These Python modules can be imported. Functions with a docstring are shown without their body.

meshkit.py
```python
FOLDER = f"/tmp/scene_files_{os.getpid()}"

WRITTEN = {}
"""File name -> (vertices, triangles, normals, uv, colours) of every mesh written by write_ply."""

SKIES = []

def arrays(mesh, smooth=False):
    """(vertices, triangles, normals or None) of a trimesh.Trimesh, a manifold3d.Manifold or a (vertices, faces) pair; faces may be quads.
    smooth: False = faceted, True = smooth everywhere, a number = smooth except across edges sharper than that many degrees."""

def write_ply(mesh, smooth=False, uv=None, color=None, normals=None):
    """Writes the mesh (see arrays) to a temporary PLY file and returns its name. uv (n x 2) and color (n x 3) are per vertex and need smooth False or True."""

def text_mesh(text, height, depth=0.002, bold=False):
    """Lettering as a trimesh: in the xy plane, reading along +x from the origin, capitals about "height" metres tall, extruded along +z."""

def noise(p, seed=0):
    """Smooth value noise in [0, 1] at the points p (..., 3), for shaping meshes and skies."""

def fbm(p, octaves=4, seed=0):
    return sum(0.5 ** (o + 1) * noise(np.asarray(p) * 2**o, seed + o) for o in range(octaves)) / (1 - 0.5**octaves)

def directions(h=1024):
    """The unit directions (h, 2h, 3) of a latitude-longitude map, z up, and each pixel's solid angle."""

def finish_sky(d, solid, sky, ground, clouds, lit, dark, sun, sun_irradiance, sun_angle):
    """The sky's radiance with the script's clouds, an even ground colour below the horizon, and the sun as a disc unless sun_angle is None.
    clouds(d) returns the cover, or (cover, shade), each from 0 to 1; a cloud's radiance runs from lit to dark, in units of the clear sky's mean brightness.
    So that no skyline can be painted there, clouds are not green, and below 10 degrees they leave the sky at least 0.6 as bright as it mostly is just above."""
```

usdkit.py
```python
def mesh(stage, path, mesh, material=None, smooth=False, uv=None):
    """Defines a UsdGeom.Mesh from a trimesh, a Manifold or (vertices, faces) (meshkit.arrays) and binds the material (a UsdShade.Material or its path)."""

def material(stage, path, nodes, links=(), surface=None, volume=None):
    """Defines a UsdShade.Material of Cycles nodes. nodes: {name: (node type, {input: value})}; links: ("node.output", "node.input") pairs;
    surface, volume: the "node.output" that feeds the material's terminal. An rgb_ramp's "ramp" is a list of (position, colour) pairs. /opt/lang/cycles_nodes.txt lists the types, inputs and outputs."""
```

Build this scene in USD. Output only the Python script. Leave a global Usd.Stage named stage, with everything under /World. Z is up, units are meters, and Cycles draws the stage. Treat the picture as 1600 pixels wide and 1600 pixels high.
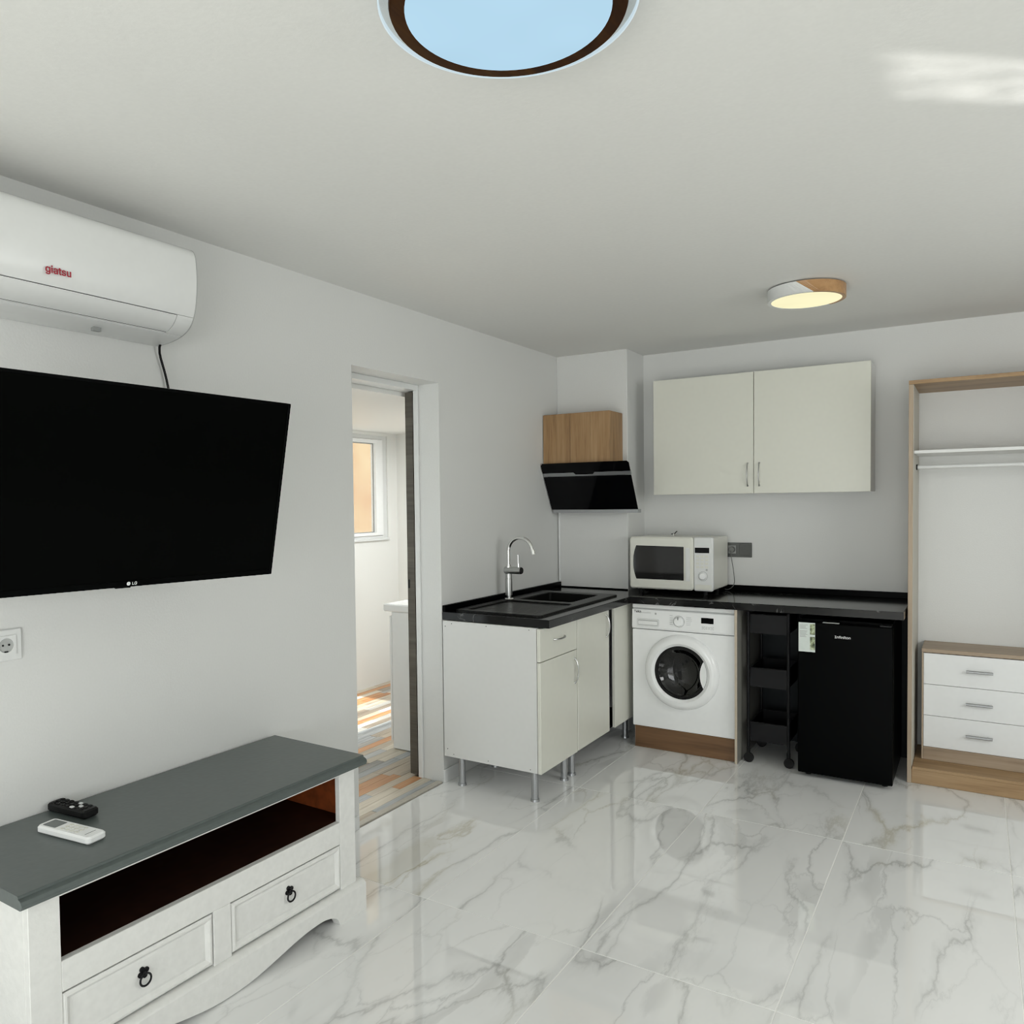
import math, random
import numpy as np, trimesh
import shapely.geometry as sg
import usdkit, meshkit
from pxr import Usd, UsdGeom, UsdLux, UsdShade, Gf, Sdf

stage = Usd.Stage.CreateInMemory()
UsdGeom.SetStageUpAxis(stage, UsdGeom.Tokens.z)
UsdGeom.SetStageMetersPerUnit(stage, 1.0)
world = UsdGeom.Xform.Define(stage, '/World')
stage.SetDefaultPrim(world.GetPrim())
UsdGeom.Scope.Define(stage, '/World/Looks')
rng = random.Random(7)

# ------------------------------------------------------------------ camera
EXPOSURE = -0.12
CX, CY, CZ = 2.3619, -5.0122, 1.4776
YAW, PITCH, ROLL = map(math.radians, (32.6318, -1.8521, -0.7295))
F_PX, PPX, PPY = 1227.4, 741.87, 823.31
fw = np.array([-math.sin(YAW) * math.cos(PITCH), math.cos(YAW) * math.cos(PITCH), math.sin(PITCH)])
rt = np.array([math.cos(YAW), math.sin(YAW), 0.0]); up = np.cross(rt, fw)
rt, up = math.cos(ROLL) * rt + math.sin(ROLL) * up, -math.sin(ROLL) * rt + math.cos(ROLL) * up
cam = UsdGeom.Camera.Define(stage, '/World/camera')
m = Gf.Matrix4d(*[*rt, 0, *up, 0, *(-fw), 0, CX, CY, CZ, 1])
cam.AddTransformOp().Set(m)
cam.CreateHorizontalApertureAttr(36.0); cam.CreateVerticalApertureAttr(36.0)
cam.CreateFocalLengthAttr(F_PX * 36 / 1600)
cam.CreateHorizontalApertureOffsetAttr((800 - PPX) * 36 / 1600)
cam.CreateVerticalApertureOffsetAttr((PPY - 800) * 36 / 1600)
cam.CreateClippingRangeAttr(Gf.Vec2f(0.05, 1000))
cam.CreateExposureAttr(EXPOSURE)

# ------------------------------------------------------------------ sky, sun, daylight, added fill
def light_common(l, color, intensity):
    l.CreateColorAttr(Gf.Vec3f(*color)); l.CreateIntensityAttr(intensity)
dome = UsdLux.DomeLight.Define(stage, '/World/sky'); light_common(dome, (0.94, 0.98, 1.0), .55)
def aim(prim, d, pos=(0, 0, 0)):
    """-z of the light along d"""
    z = -np.array(d, float); z /= np.linalg.norm(z)
    x = np.cross([0, 0, 1.0] if abs(z[2]) < .99 else [0, 1.0, 0], z); x /= np.linalg.norm(x); y = np.cross(z, x)
    prim.AddTransformOp().Set(Gf.Matrix4d(*[*x, 0, *y, 0, *z, 0, *pos, 1]))
SUN = (-0.20, 0.75, -0.62)
sun = UsdLux.DistantLight.Define(stage, '/World/sun'); light_common(sun, (1.0, 0.97, 0.92), 2.7)
sun.CreateNormalizeAttr(True); sun.CreateAngleAttr(0.6); aim(sun, SUN)
# added upward light through the side slot, stands in for sun reflected onto the ceiling
glint = UsdLux.DistantLight.Define(stage, '/World/sun_glint'); light_common(glint, (1.0, 0.98, 0.94), 1.15)
glint.CreateNormalizeAttr(True); glint.CreateAngleAttr(.8); aim(glint, (-0.76, -0.64, 0.53))
def rect(name, pos, d, w, h, color, intensity):
    l = UsdLux.RectLight.Define(stage, '/World/' + name); l.CreateWidthAttr(w); l.CreateHeightAttr(h)
    light_common(l, color, intensity); aim(l, d, pos); return l
rect('daylight_terrace', (2.3, -7.12, 1.0), (0, 1, .08), 2.4, 1.3, (0.985, 0.995, 1.0), 4.8)
rect('daylight_side', (4.40, -2.3, 1.68), (-1, .2, -.6), 1.6, .8, (1.0, 1.0, .98), 7.0)  # added fill at the unseen side window, lifts the back of the room
bl = UsdLux.DiskLight.Define(stage, '/World/bathroom_light'); bl.CreateRadiusAttr(.16)  # added fill under the bathroom ceiling, no lamp body stands here
light_common(bl, (0.96, 0.99, 1.0), 85.0); aim(bl, (0, 0, -1), (-.62, -.60, 2.0))

# ------------------------------------------------------------------ helpers
used = {}
def path_for(parent, name):
    k = parent + '/' + name; n = used.get(k, -1) + 1; used[k] = n
    return k if n == 0 else f'{k}_{n:03d}'
offsets = {}
def tag(p, label=None, cat=None, group=None, kind=None):
    for k, v in (('label', label), ('category', cat), ('group', group), ('kind', kind)):
        if v: p.SetCustomDataByKey(k, v)
    return p
def obj(name, mesh, mat, parent=None, smooth=35, label=None, cat=None, group=None, kind=None):
    par = parent.GetPath().pathString if parent is not None else '/World'
    path = path_for(par, name)
    if isinstance(mesh, (list, tuple)): mesh = trimesh.util.concatenate(list(mesh))
    off = offsets.get(par, np.zeros(3))
    mesh = mesh.copy(); mesh.apply_translation(-off)
    p = usdkit.mesh(stage, path, mesh, MAT[mat], smooth=smooth).GetPrim()
    offsets[path] = off
    return tag(p, label, cat, group, kind)
def thing(name, label, cat, loc=(0, 0, 0), rotz=0.0, group=None, kind=None):
    """Xform at the thing's base. Unrotated things take their parts in world coordinates, rotated ones in their own."""
    path = path_for('/World', name)
    x = UsdGeom.Xform.Define(stage, path); x.AddTranslateOp().Set(Gf.Vec3d(*loc))
    if rotz: x.AddRotateZOp().Set(math.degrees(rotz))
    offsets[path] = np.zeros(3) if rotz else np.array(loc, float)
    return tag(x.GetPrim(), label, cat, group, kind)

def box(x0, x1, y0, y1, z0, z1, r=0.0):
    if r <= 0:
        b = trimesh.creation.box((x1 - x0, y1 - y0, z1 - z0)); b.apply_translation(((x0 + x1) / 2, (y0 + y1) / 2, (z0 + z1) / 2)); return b
    r = min(r, .45 * min(x1 - x0, y1 - y0, z1 - z0)); P = []
    for sx in (0, 1):
        for sy in (0, 1):
            for sz in (0, 1):
                c = np.array([x1 if sx else x0, y1 if sy else y0, z1 if sz else z0]); s = np.array([1 - 2 * sx, 1 - 2 * sy, 1 - 2 * sz])
                for k in range(3):
                    q = s * r; q[k] = 0; P.append(c + q)
    return trimesh.convex.convex_hull(np.array(P))
def rbox(x0, x1, y0, y1, z0, z1, r, axis='z', n=5, soft=0.0):
    """box rounded around one axis"""
    ax = 'xyz'.index(axis); lo = np.array([x0, y0, z0], float); hi = np.array([x1, y1, z1], float)
    o = [i for i in range(3) if i != ax]; P = []
    layers = [(lo[ax], soft), (lo[ax] + soft, 0), (hi[ax] - soft, 0), (hi[ax], soft)] if soft else [(lo[ax], 0), (hi[ax], 0)]
    for v, ins in layers:
        for su in (0, 1):
            for sv in (0, 1):
                cu = hi[o[0]] - r if su else lo[o[0]] + r; cv = hi[o[1]] - r if sv else lo[o[1]] + r
                for k in range(n + 1):
                    a = math.pi / 2 * k / n
                    q = np.zeros(3); q[ax] = v; q[o[0]] = cu + (1 if su else -1) * (r - ins) * math.cos(a); q[o[1]] = cv + (1 if sv else -1) * (r - ins) * math.sin(a); P.append(q)
    return trimesh.convex.convex_hull(np.array(P))
def cyl(p, q, r, n=24, r2=None):
    p, q = np.array(p, float), np.array(q, float); r2 = r if r2 is None else r2
    d = q - p; L = np.linalg.norm(d); d /= L
    a = np.cross(d, [0, 0, 1.0] if abs(d[2]) < .9 else [1.0, 0, 0]); a /= np.linalg.norm(a); b = np.cross(d, a)
    t = np.arange(n) * 2 * np.pi / n; ring = np.cos(t)[:, None] * a + np.sin(t)[:, None] * b
    return trimesh.convex.convex_hull(np.vstack([p + r * ring, q + r2 * ring]))
def tube(pts, r, n=10):
    p = np.array(pts, float); t = np.gradient(p, axis=0); t /= np.linalg.norm(t, axis=1)[:, None]
    a = np.cross(t[0], [0.31, 0.17, 0.93]); a /= np.linalg.norm(a); V = []; rr = np.broadcast_to(r, (len(p),))
    for i in range(len(p)):
        a = a - t[i] * (a @ t[i]); a /= np.linalg.norm(a); b = np.cross(t[i], a)
        th = np.arange(n) * 2 * np.pi / n
        V.append(p[i] + rr[i] * (np.cos(th)[:, None] * a + np.sin(th)[:, None] * b))
    V = np.vstack(V + [p[:1], p[-1:]]); F = []; m_ = len(p)
    for i in range(m_ - 1):
        for j in range(n):
            k = (j + 1) % n; F += [(i * n + j, i * n + k, (i + 1) * n + k), (i * n + j, (i + 1) * n + k, (i + 1) * n + j)]
    for j in range(n):
        k = (j + 1) % n; F += [(m_ * n, k, j), (m_ * n + 1, (m_ - 1) * n + j, (m_ - 1) * n + k)]
    return trimesh.Trimesh(V, F, process=False)
def spline(ctrl, n=24):
    from scipy.interpolate import CubicSpline
    c = np.array(ctrl, float); s = np.r_[0, np.cumsum(np.linalg.norm(np.diff(c, axis=0), axis=1))]
    return CubicSpline(s, c)(np.linspace(0, s[-1], n))
def lathe(profile, n=48):
    """profile of (r, z); axis z, closed at r = 0 where given"""
    return trimesh.creation.revolve(np.array(profile, float), sections=n)
def ext(poly, h):
    return trimesh.creation.extrude_polygon(poly, h, engine='earcut')
FACE_Y = np.array([[1, 0, 0, 0], [0, 0, -1, 0], [0, 1, 0, 0], [0, 0, 0, 1.0]])   # drawn upright, facing -y
FACE_X = np.array([[0, 0, 1, 0], [1, 0, 0, 0], [0, 1, 0, 0], [0, 0, 0, 1.0]])    # drawn upright, facing +x (width runs along +y)
def put(mesh, M, t=(0, 0, 0)):
    mesh = mesh.copy(); mesh.apply_transform(M); mesh.apply_translation(t); return mesh
def text(s, h, M, t, depth=.0008, bold=False, center=True, squash=1.0):
    q = meshkit.text_mesh(s, h, depth, bold)
    c = q.bounds.mean(0) if center else np.array([q.bounds[0][0], 0, 0])
    q.apply_translation((-c[0], -c[1], 0)); q.apply_scale((squash, 1, 1)); return put(q, M, t)
def prof_y(poly_xz, y0, y1):
    """polygon in x, z run along y"""
    return put(ext(sg.Polygon(poly_xz), y1 - y0), np.array([[1, 0, 0, 0], [0, 0, -1, 0], [0, 1, 0, 0], [0, 0, 0, 1.0]]), (0, y1, 0))
def prof_x(poly_yz, x0, x1):
    return put(ext(sg.Polygon(poly_yz), x1 - x0), FACE_X, (x0, 0, 0))

# ------------------------------------------------------------------ materials
MAT = {}
def mat(name, nodes, links=(), surface='p.BSDF'):
    MAT[name] = usdkit.material(stage, '/World/Looks/' + name, nodes, links, surface=surface)
def plain(name, c, rough=.5, bumpy=0, scale=60, vary=.04, **kw):
    """paint, plastic or metal: slight tone variation and optional fine relief"""
    c = np.array(c, float)
    nodes = {'geo': ('geometry', {}), 'n': ('noise_texture', {'scale': scale, 'detail': 3.0}),
             'r': ('rgb_ramp', {'ramp': [(.3, tuple(c * (1 - vary))), (.7, tuple(np.minimum(c * (1 + vary), 1)))]}),
             'p': ('principled_bsdf', {'roughness': rough, **kw})}
    links = [('geo.position', 'n.vector'), ('n.fac', 'r.fac'), ('r.color', 'p.base_color')]
    if bumpy:
        nodes['b'] = ('bump', {'strength': bumpy, 'distance': .004}); links += [('n.fac', 'b.height'), ('b.normal', 'p.normal')]
    mat(name, nodes, links)
def emit(name, c, s):
    mat(name, {'geo': ('geometry', {}), 'n': ('noise_texture', {'scale': 5.0, 'detail': 1.0}),
               'r': ('rgb_ramp', {'ramp': [(.2, tuple(np.array(c) * .90)), (.8, tuple(c))]}), 'e': ('emission', {'strength': s})},
        [('geo.position', 'n.vector'), ('n.fac', 'r.fac'), ('r.color', 'e.color')], 'e.emission')
def wood(name, dark, mid, light, axis, rough=.45, fine=1.0, knots=True):
    """oak decor: grain along axis"""
    s = {'x': (1.3, 22, 22), 'y': (22, 1.3, 22), 'z': (22, 22, 1.3)}[axis]; s2 = {'x': (.9, 9, 9), 'y': (9, .9, 9), 'z': (9, 9, .9)}[axis]
    nodes = {'geo': ('geometry', {}), 'oi': ('object_info', {}), 'cx': ('combine_xyz', {}), 'mu': ('vector_math', {'math_type': 'scale', 'scale': 13.0}),
             'ad': ('vector_math', {'math_type': 'add'}),
             'm1': ('mapping', {'scale': tuple(v * fine for v in s)}), 'm2': ('mapping', {'scale': tuple(v * fine for v in s2)}),
             'n1': ('noise_texture', {'scale': 2.6, 'detail': 6.0, 'roughness': .65, 'distortion': .4}),
             'n2': ('noise_texture', {'scale': 1.0, 'detail': 3.0, 'distortion': 1.2}),
             'mx': ('mix_float', {'fac': .55}),
             'r': ('rgb_ramp', {'ramp': [(.28, dark), (.48, mid), (.72, light)]}),
             'p': ('principled_bsdf', {'roughness': rough}), 'b': ('bump', {'strength': .12, 'distance': .002})}
    links = [('geo.position', 'ad.vector1'), ('oi.random', 'cx.x'), ('oi.random', 'cx.y'), ('oi.random', 'cx.z'), ('cx.vector', 'mu.vector1'), ('mu.vector', 'ad.vector2'),
             ('ad.vector', 'm1.vector'), ('ad.vector', 'm2.vector'), ('m1.vector', 'n1.vector'), ('m2.vector', 'n2.vector'),
             ('n1.fac', 'mx.a'), ('n2.fac', 'mx.b'), ('mx.result', 'r.fac'), ('r.color', 'p.base_color'), ('n1.fac', 'b.height'), ('b.normal', 'p.normal')]
    mat(name, nodes, links)

plain('wall_paint', (.71, .715, .70), .55, .10, 140, .012)
plain('ceiling_paint', (.745, .745, .72), .6, .10, 90, .015)
plain('bathroom_paint', (.82, .82, .79), .5, .05, 120, .01)
plain('white_laminate', (.72, .725, .71), .32, 0, 40, .01)
plain('cream_laminate', (.72, .72, .645), .32, 0, 40, .01)
plain('white_panel', (.80, .81, .805), .4, 0, 40, .01)
plain('white_plastic', (.74, .75, .74), .28, 0, 40, .01)
plain('ivory_plastic', (.74, .74, .67), .25, 0, 40, .01)
plain('grey_plastic', (.42, .43, .42), .4, 0, 40, .02)
plain('seam_grey', (.30, .31, .30), .6, 0, 40, .02)
plain('white_gloss', (.90, .91, .905), .12, 0, 40, .01)
plain('white_brushed', (.76, .76, .735), .38, .25, 45, .03)
plain('grey_top', (.090, .108, .103), .30, .10, 50, .05)
plain('stand_inside_shaded', (.020, .007, .004), .5, .1, 30, .25, specular_ior_level=.2)  # stained interior with its shade put into the colour
plain('stand_inside_lit', (.20, .045, .010), .45, .1, 30, .3)  # same stained interior, coloured brighter as if lit at the ends
plain('black_plastic', (.012, .012, .012), .35, 0, 40, .1, specular_ior_level=.16)
plain('black_satin', (.0008, .001, .001), .26, .03, 300, .1, specular_ior_level=.035)
plain('black_metal', (.010, .010, .011), .38, 0, 40, .1, specular_ior_level=.16)
plain('black_rubber', (.014, .014, .014), .6, 0, 40, .1, specular_ior_level=.16)
plain('black_glass', (.0025, .0025, .003), .04, 0, 40, .1, specular_ior_level=.16)
plain('oven_glass', (.010, .010, .010), .06, 0, 40, .1, specular_ior_level=.55)
plain('screen', (.0008, .001, .0008), .16, 0, 40, .1, specular_ior_level=.03)
plain('sink_black', (.007, .007, .0062), .34, .05, 500, .2, specular_ior_level=.2)
plain('hole_dark', (.01, .01, .01), .8, 0, 40, .1)
plain('chrome', (.80, .80, .79), .13, 0, 40, .01, metallic=1.0)
plain('brushed_steel', (.56, .57, .56), .30, .03, 200, .03, metallic=1.0)
plain('satin_aluminium', (.40, .41, .42), .40, 0, 200, .03, metallic=.85)
plain('plate_grey', (.095, .10, .093), .22, 0, 60, .03, specular_ior_level=.4)
plain('red_print', (.34, .012, .03), .4, 0, 60, .02)
plain('grey_print', (.16, .17, .17), .5, 0, 60, .02)
plain('dark_print', (.06, .06, .06), .5, 0, 60, .02)
plain('silver_print', (.72, .73, .73), .35, 0, 60, .02)
plain('sticker_paper', (.66, .72, .68), .4, 0, 60, .02)
plain('lcd_grey', (.13, .15, .145), .25, 0, 60, .03)
plain('dark_sheet', (.016, .020, .022), .5, .05, 60, .1, specular_ior_level=.2)
plain('edge_beige', (.52, .45, .35), .45, 0, 60, .04)
plain('board_shaded', (.24, .235, .21), .5, .05, 60, .03)  # shadow beside the washer put into the board colour
plain('lining_beige', (.50, .48, .42), .5, .05, 60, .03)
plain('handle_grey', (.36, .365, .37), .42, 0, 200, .03, metallic=.7)
plain('grout', (.86, .86, .83), .7, .1, 200, .03)
plain('gap_dark', (.05, .048, .042), .8, 0, 60, .1)
plain('threshold', (.50, .47, .41), .45, .05, 60, .06)
plain('bulb_white', (.66, .69, .70), .3, 0, 60, .01)
plain('drum_grey', (.022, .023, .025), .18, 0, 60, .08, metallic=.6)
plain('cable_white', (.46, .46, .44), .5, 0, 60, .02)
plain('cable_grey', (.16, .165, .155), .5, 0, 60, .02)
plain('terrace', (.46, .42, .37), .7, .2, 8, .12)
plain('glass_edge', (.70, .78, .80), .12, 0, 60, .01, transmission_weight=.35)
wood('oak_z', (.11, .052, .018), (.34, .20, .090), (.47, .31, .165), 'z')
wood('oak_x', (.18, .10, .042), (.36, .23, .115), (.46, .32, .18), 'x')
wood('oak_pale_x', (.215, .155, .10), (.345, .260, .180), (.43, .34, .25), 'x')
wood('oak_pale_z', (.26, .195, .13), (.40, .31, .22), (.47, .38, .28), 'z')
wood('walnut_x', (.075, .036, .014), (.165, .085, .036), (.235, .135, .065), 'x')
wood('door_wood', (.040, .034, .026), (.085, .074, .058), (.135, .120, .095), 'x', .5)
wood('ring_wood', (.006, .002, .0006), (.030, .010, .002), (.075, .032, .006), 'y', .5)
MAT['ring_wood'].GetPrim().GetChild('p').CreateAttribute('inputs:specular_ior_level', Sdf.ValueTypeNames.Float).Set(.1)
wood('lamp_oak', (.26, .13, .05), (.42, .235, .10), (.52, .32, .15), 'x', .35)
for i, (a, b, c) in enumerate([((.20, .16, .12), (.47, .40, .31), (.66, .60, .50)), ((.24, .10, .04), (.50, .24, .10), (.62, .38, .20)),
                               ((.16, .155, .15), (.34, .33, .31), (.50, .49, .46)), ((.36, .31, .24), (.60, .54, .44), (.76, .71, .60)),
                               ((.10, .085, .07), (.22, .18, .14), (.40, .34, .27)), ((.20, .21, .22), (.40, .42, .43), (.62, .62, .60))]):
    wood(f'plank_{"abcdef"[i]}', a, b, c, 'y', .4, 1.0)

# polished marble-look porcelain: every tile takes its own cut of the pattern
def vein(nodes, links, k, scale, level, ramp, src):
    nodes.update({f'n{k}': ('noise_texture', {'scale': scale, 'detail': 2.0, 'roughness': .45}), f's{k}': ('math', {'math_type': 'subtract', 'value2': level}),
                  f'a{k}': ('math', {'math_type': 'absolute'}), f'r{k}': ('rgb_ramp', {'ramp': [(p_, (v_,) * 3) for p_, v_ in ramp]})})
    links += [(src, f'n{k}.vector'), (f'n{k}.fac', f's{k}.value1'), (f's{k}.value', f'a{k}.value1'), (f'a{k}.value', f'r{k}.fac')]
nodes = {'geo': ('geometry', {}), 'oi': ('object_info', {}), 'cx': ('combine_xyz', {}), 'mu': ('vector_math', {'math_type': 'scale', 'scale': 37.0}),
         'ad': ('vector_math', {'math_type': 'add'}), 'mp': ('mapping', {'rotation': (0, 0, .55), 'scale': (1.9, .62, 1)}),
         'wn': ('noise_texture', {'scale': 5.0, 'detail': 6.0, 'roughness': .6}),
         'ws': ('vector_math', {'math_type': 'scale', 'scale': .22}), 'wa': ('vector_math', {'math_type': 'add'}),
         'k1': ('noise_texture', {'scale': 1.5, 'detail': 2.0}), 'kr': ('rgb_ramp', {'ramp': [(.42, (.06,) * 3), (.60, (1,) * 3)]}),
         'kb': ('rgb_ramp', {'ramp': [(.53, (0,) * 3), (.60, (1,) * 3)]}),
         'gn': ('noise_texture', {'scale': 1.1, 'detail': 2.0}), 'gr': ('rgb_ramp', {'ramp': [(.54, (.46, .465, .455)), (.68, (.50, .46, .335))]}),
         'cn': ('noise_texture', {'scale': 2.0, 'detail': 4.0}), 'cr': ('rgb_ramp', {'ramp': [(.3, (.84, .845, .835)), (.7, (.88, .88, .87))]}),
         'mix': ('mix_color', {}), 'p': ('principled_bsdf', {'roughness': .02, 'specular_ior_level': 1.0}),
         'bn': ('noise_texture', {'scale': 3.0, 'detail': 1.0}), 'bp': ('bump', {'strength': .012, 'distance': .005})}
links = [('geo.position', 'ad.vector1'), ('oi.random', 'cx.x'), ('oi.random', 'cx.y'), ('cx.vector', 'mu.vector1'), ('mu.vector', 'ad.vector2'),
         ('ad.vector', 'mp.vector'), ('mp.vector', 'wn.vector'), ('wn.color', 'ws.vector1'), ('mp.vector', 'wa.vector1'), ('ws.vector', 'wa.vector2')]
def crack(k, scale, ramp):
    nodes.update({f'c{k}': ('voronoi_texture', {'feature': 'distance_to_edge', 'scale': scale}), f'r{k}': ('rgb_ramp', {'ramp': [(p_, (v_,) * 3) for p_, v_ in ramp]})})
    links.extend([('wa.vector', f'c{k}.vector'), (f'c{k}.distance', f'r{k}.fac')])
crack(1, 1.05, [(0, .85), (.006, .55), (.016, .20), (.05, 0)])
crack(2, 2.3, [(0, .50), (.008, .22), (.03, 0)])
vein(nodes, links, 3, .9, .53, [(0, .62), (.004, .36), (.010, .10), (.022, 0)], 'wa.vector')
vein(nodes, links, 4, 1.0, .50, [(0, 1), (1, 0)], 'wa.vector')
nodes['rb'] = ('rgb_ramp', {'ramp': [(0, (.36,) * 3), (.032, (.26,) * 3), (.038, (0,) * 3)]}); links.append(('a4.value', 'rb.fac'))
links += [('mp.vector', 'k1.vector'), ('k1.fac', 'kr.fac'), ('k1.fac', 'kb.fac')]
for k, (x_, y_) in {'v1': ('r1.color', 'kr.color'), 'v2': ('r2.color', 'kr.color'), 'vb': ('rb.color', 'kb.color')}.items():
    nodes[k] = ('math', {'math_type': 'multiply'}); links += [(x_, k + '.value1'), (y_, k + '.value2')]
for k, (x_, y_) in {'m1': ('v1.value', 'v2.value'), 'm2': ('m1.value', 'r3.color'), 'm3': ('m2.value', 'vb.value')}.items():
    nodes[k] = ('math', {'math_type': 'maximum'}); links += [(x_, k + '.value1'), (y_, k + '.value2')]
links += [('mp.vector', 'gn.vector'), ('gn.fac', 'gr.fac'), ('wa.vector', 'cn.vector'), ('cn.fac', 'cr.fac'),
          ('m3.value', 'mix.fac'), ('cr.color', 'mix.a'), ('gr.color', 'mix.b'), ('mix.result', 'p.base_color'),
          ('geo.position', 'bn.vector'), ('bn.fac', 'bp.height'), ('bp.normal', 'p.normal')]
mat('marble', nodes, links)
# black stone-look laminate worktop with pale flecks
mat('worktop_black', {'geo': ('geometry', {}), 'n': ('noise_texture', {'scale': 9.0, 'detail': 6.0, 'distortion': 1.0}), 's': ('math', {'math_type': 'subtract', 'value2': .5}), 'a': ('math', {'math_type': 'absolute'}),
                      'r': ('rgb_ramp', {'ramp': [(0, (.20, .20, .195)), (.008, (.06, .06, .06)), (.020, (.004, .004, .004))]}),
                      'k': ('noise_texture', {'scale': 7.0, 'detail': 2.0}), 'kr': ('rgb_ramp', {'ramp': [(.54, (0, 0, 0)), (.62, (1, 1, 1))]}),
                      'd': ('mix_color', {'a': (.004, .004, .004)}), 'p': ('principled_bsdf', {'roughness': .12, 'specular_ior_level': .32})},
    [('geo.position', 'n.vector'), ('n.fac', 's.value1'), ('s.value', 'a.value1'), ('a.value', 'r.fac'), ('geo.position', 'k.vector'), ('k.fac', 'kr.fac'),
     ('kr.color', 'd.fac'), ('r.color', 'd.b'), ('d.result', 'p.base_color')])
# window pane: sunlight passes
FACING = {'lw': ('layer_weight', {'blend': .5}), 'f': ('rgb_ramp', {'ramp': [(0, (.05,) * 3), (.55, (.07,) * 3), (.8, (.22,) * 3), (1, (.9,) * 3)]})}
mat('pane', {**FACING, 't': ('transparent_bsdf', {'color': (.95, .97, .96)}), 'g': ('glossy_bsdf', {'roughness': .02, 'color': (1, 1, 1)}), 'm': ('mix_closure', {})},
    [('lw.facing', 'f.fac'), ('f.color', 'm.fac'), ('t.BSDF', 'm.closure1'), ('g.BSDF', 'm.closure2')], 'm.closure')
# pane of the added side slot: noise tint streaks the ceiling light patch
mat('light_streak_pane', {'geo': ('geometry', {}), 'mp': ('mapping', {'rotation': (.5, 0, 0), 'scale': (1, 26, 60)}), 'n': ('noise_texture', {'scale': 1.0, 'detail': 2.0, 'distortion': .8}),
                    'r': ('rgb_ramp', {'ramp': [(.36, (.22, .22, .22)), (.58, (1, 1, 1))]}), 't': ('transparent_bsdf', {}), **FACING, 'g': ('glossy_bsdf', {'roughness': .1}), 'm': ('mix_closure', {})},
    [('geo.position', 'mp.vector'), ('mp.vector', 'n.vector'), ('n.fac', 'r.fac'), ('r.color', 't.color'), ('lw.facing', 'f.fac'), ('f.color', 'm.fac'), ('t.BSDF', 'm.closure1'), ('g.BSDF', 'm.closure2')], 'm.closure')
mat('drum_glass', {**FACING, 't': ('transparent_bsdf', {'color': (.20, .21, .22)}), 'g': ('glossy_bsdf', {'roughness': .02, 'color': (.9, .9, .9)}), 'm': ('mix_closure', {})},
    [('lw.facing', 'f.fac'), ('f.color', 'm.fac'), ('t.BSDF', 'm.closure1'), ('g.BSDF', 'm.closure2')], 'm.closure')
mat('clear_rim', {**FACING, 't': ('transparent_bsdf', {'color': (.93, .96, .98)}), 'g': ('glossy_bsdf', {'roughness': .1, 'color': (.9, .95, 1)}), 'm': ('mix_closure', {})},
    [('lw.facing', 'f.fac'), ('f.color', 'm.fac'), ('t.BSDF', 'm.closure1'), ('g.BSDF', 'm.closure2')], 'm.closure')
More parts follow.
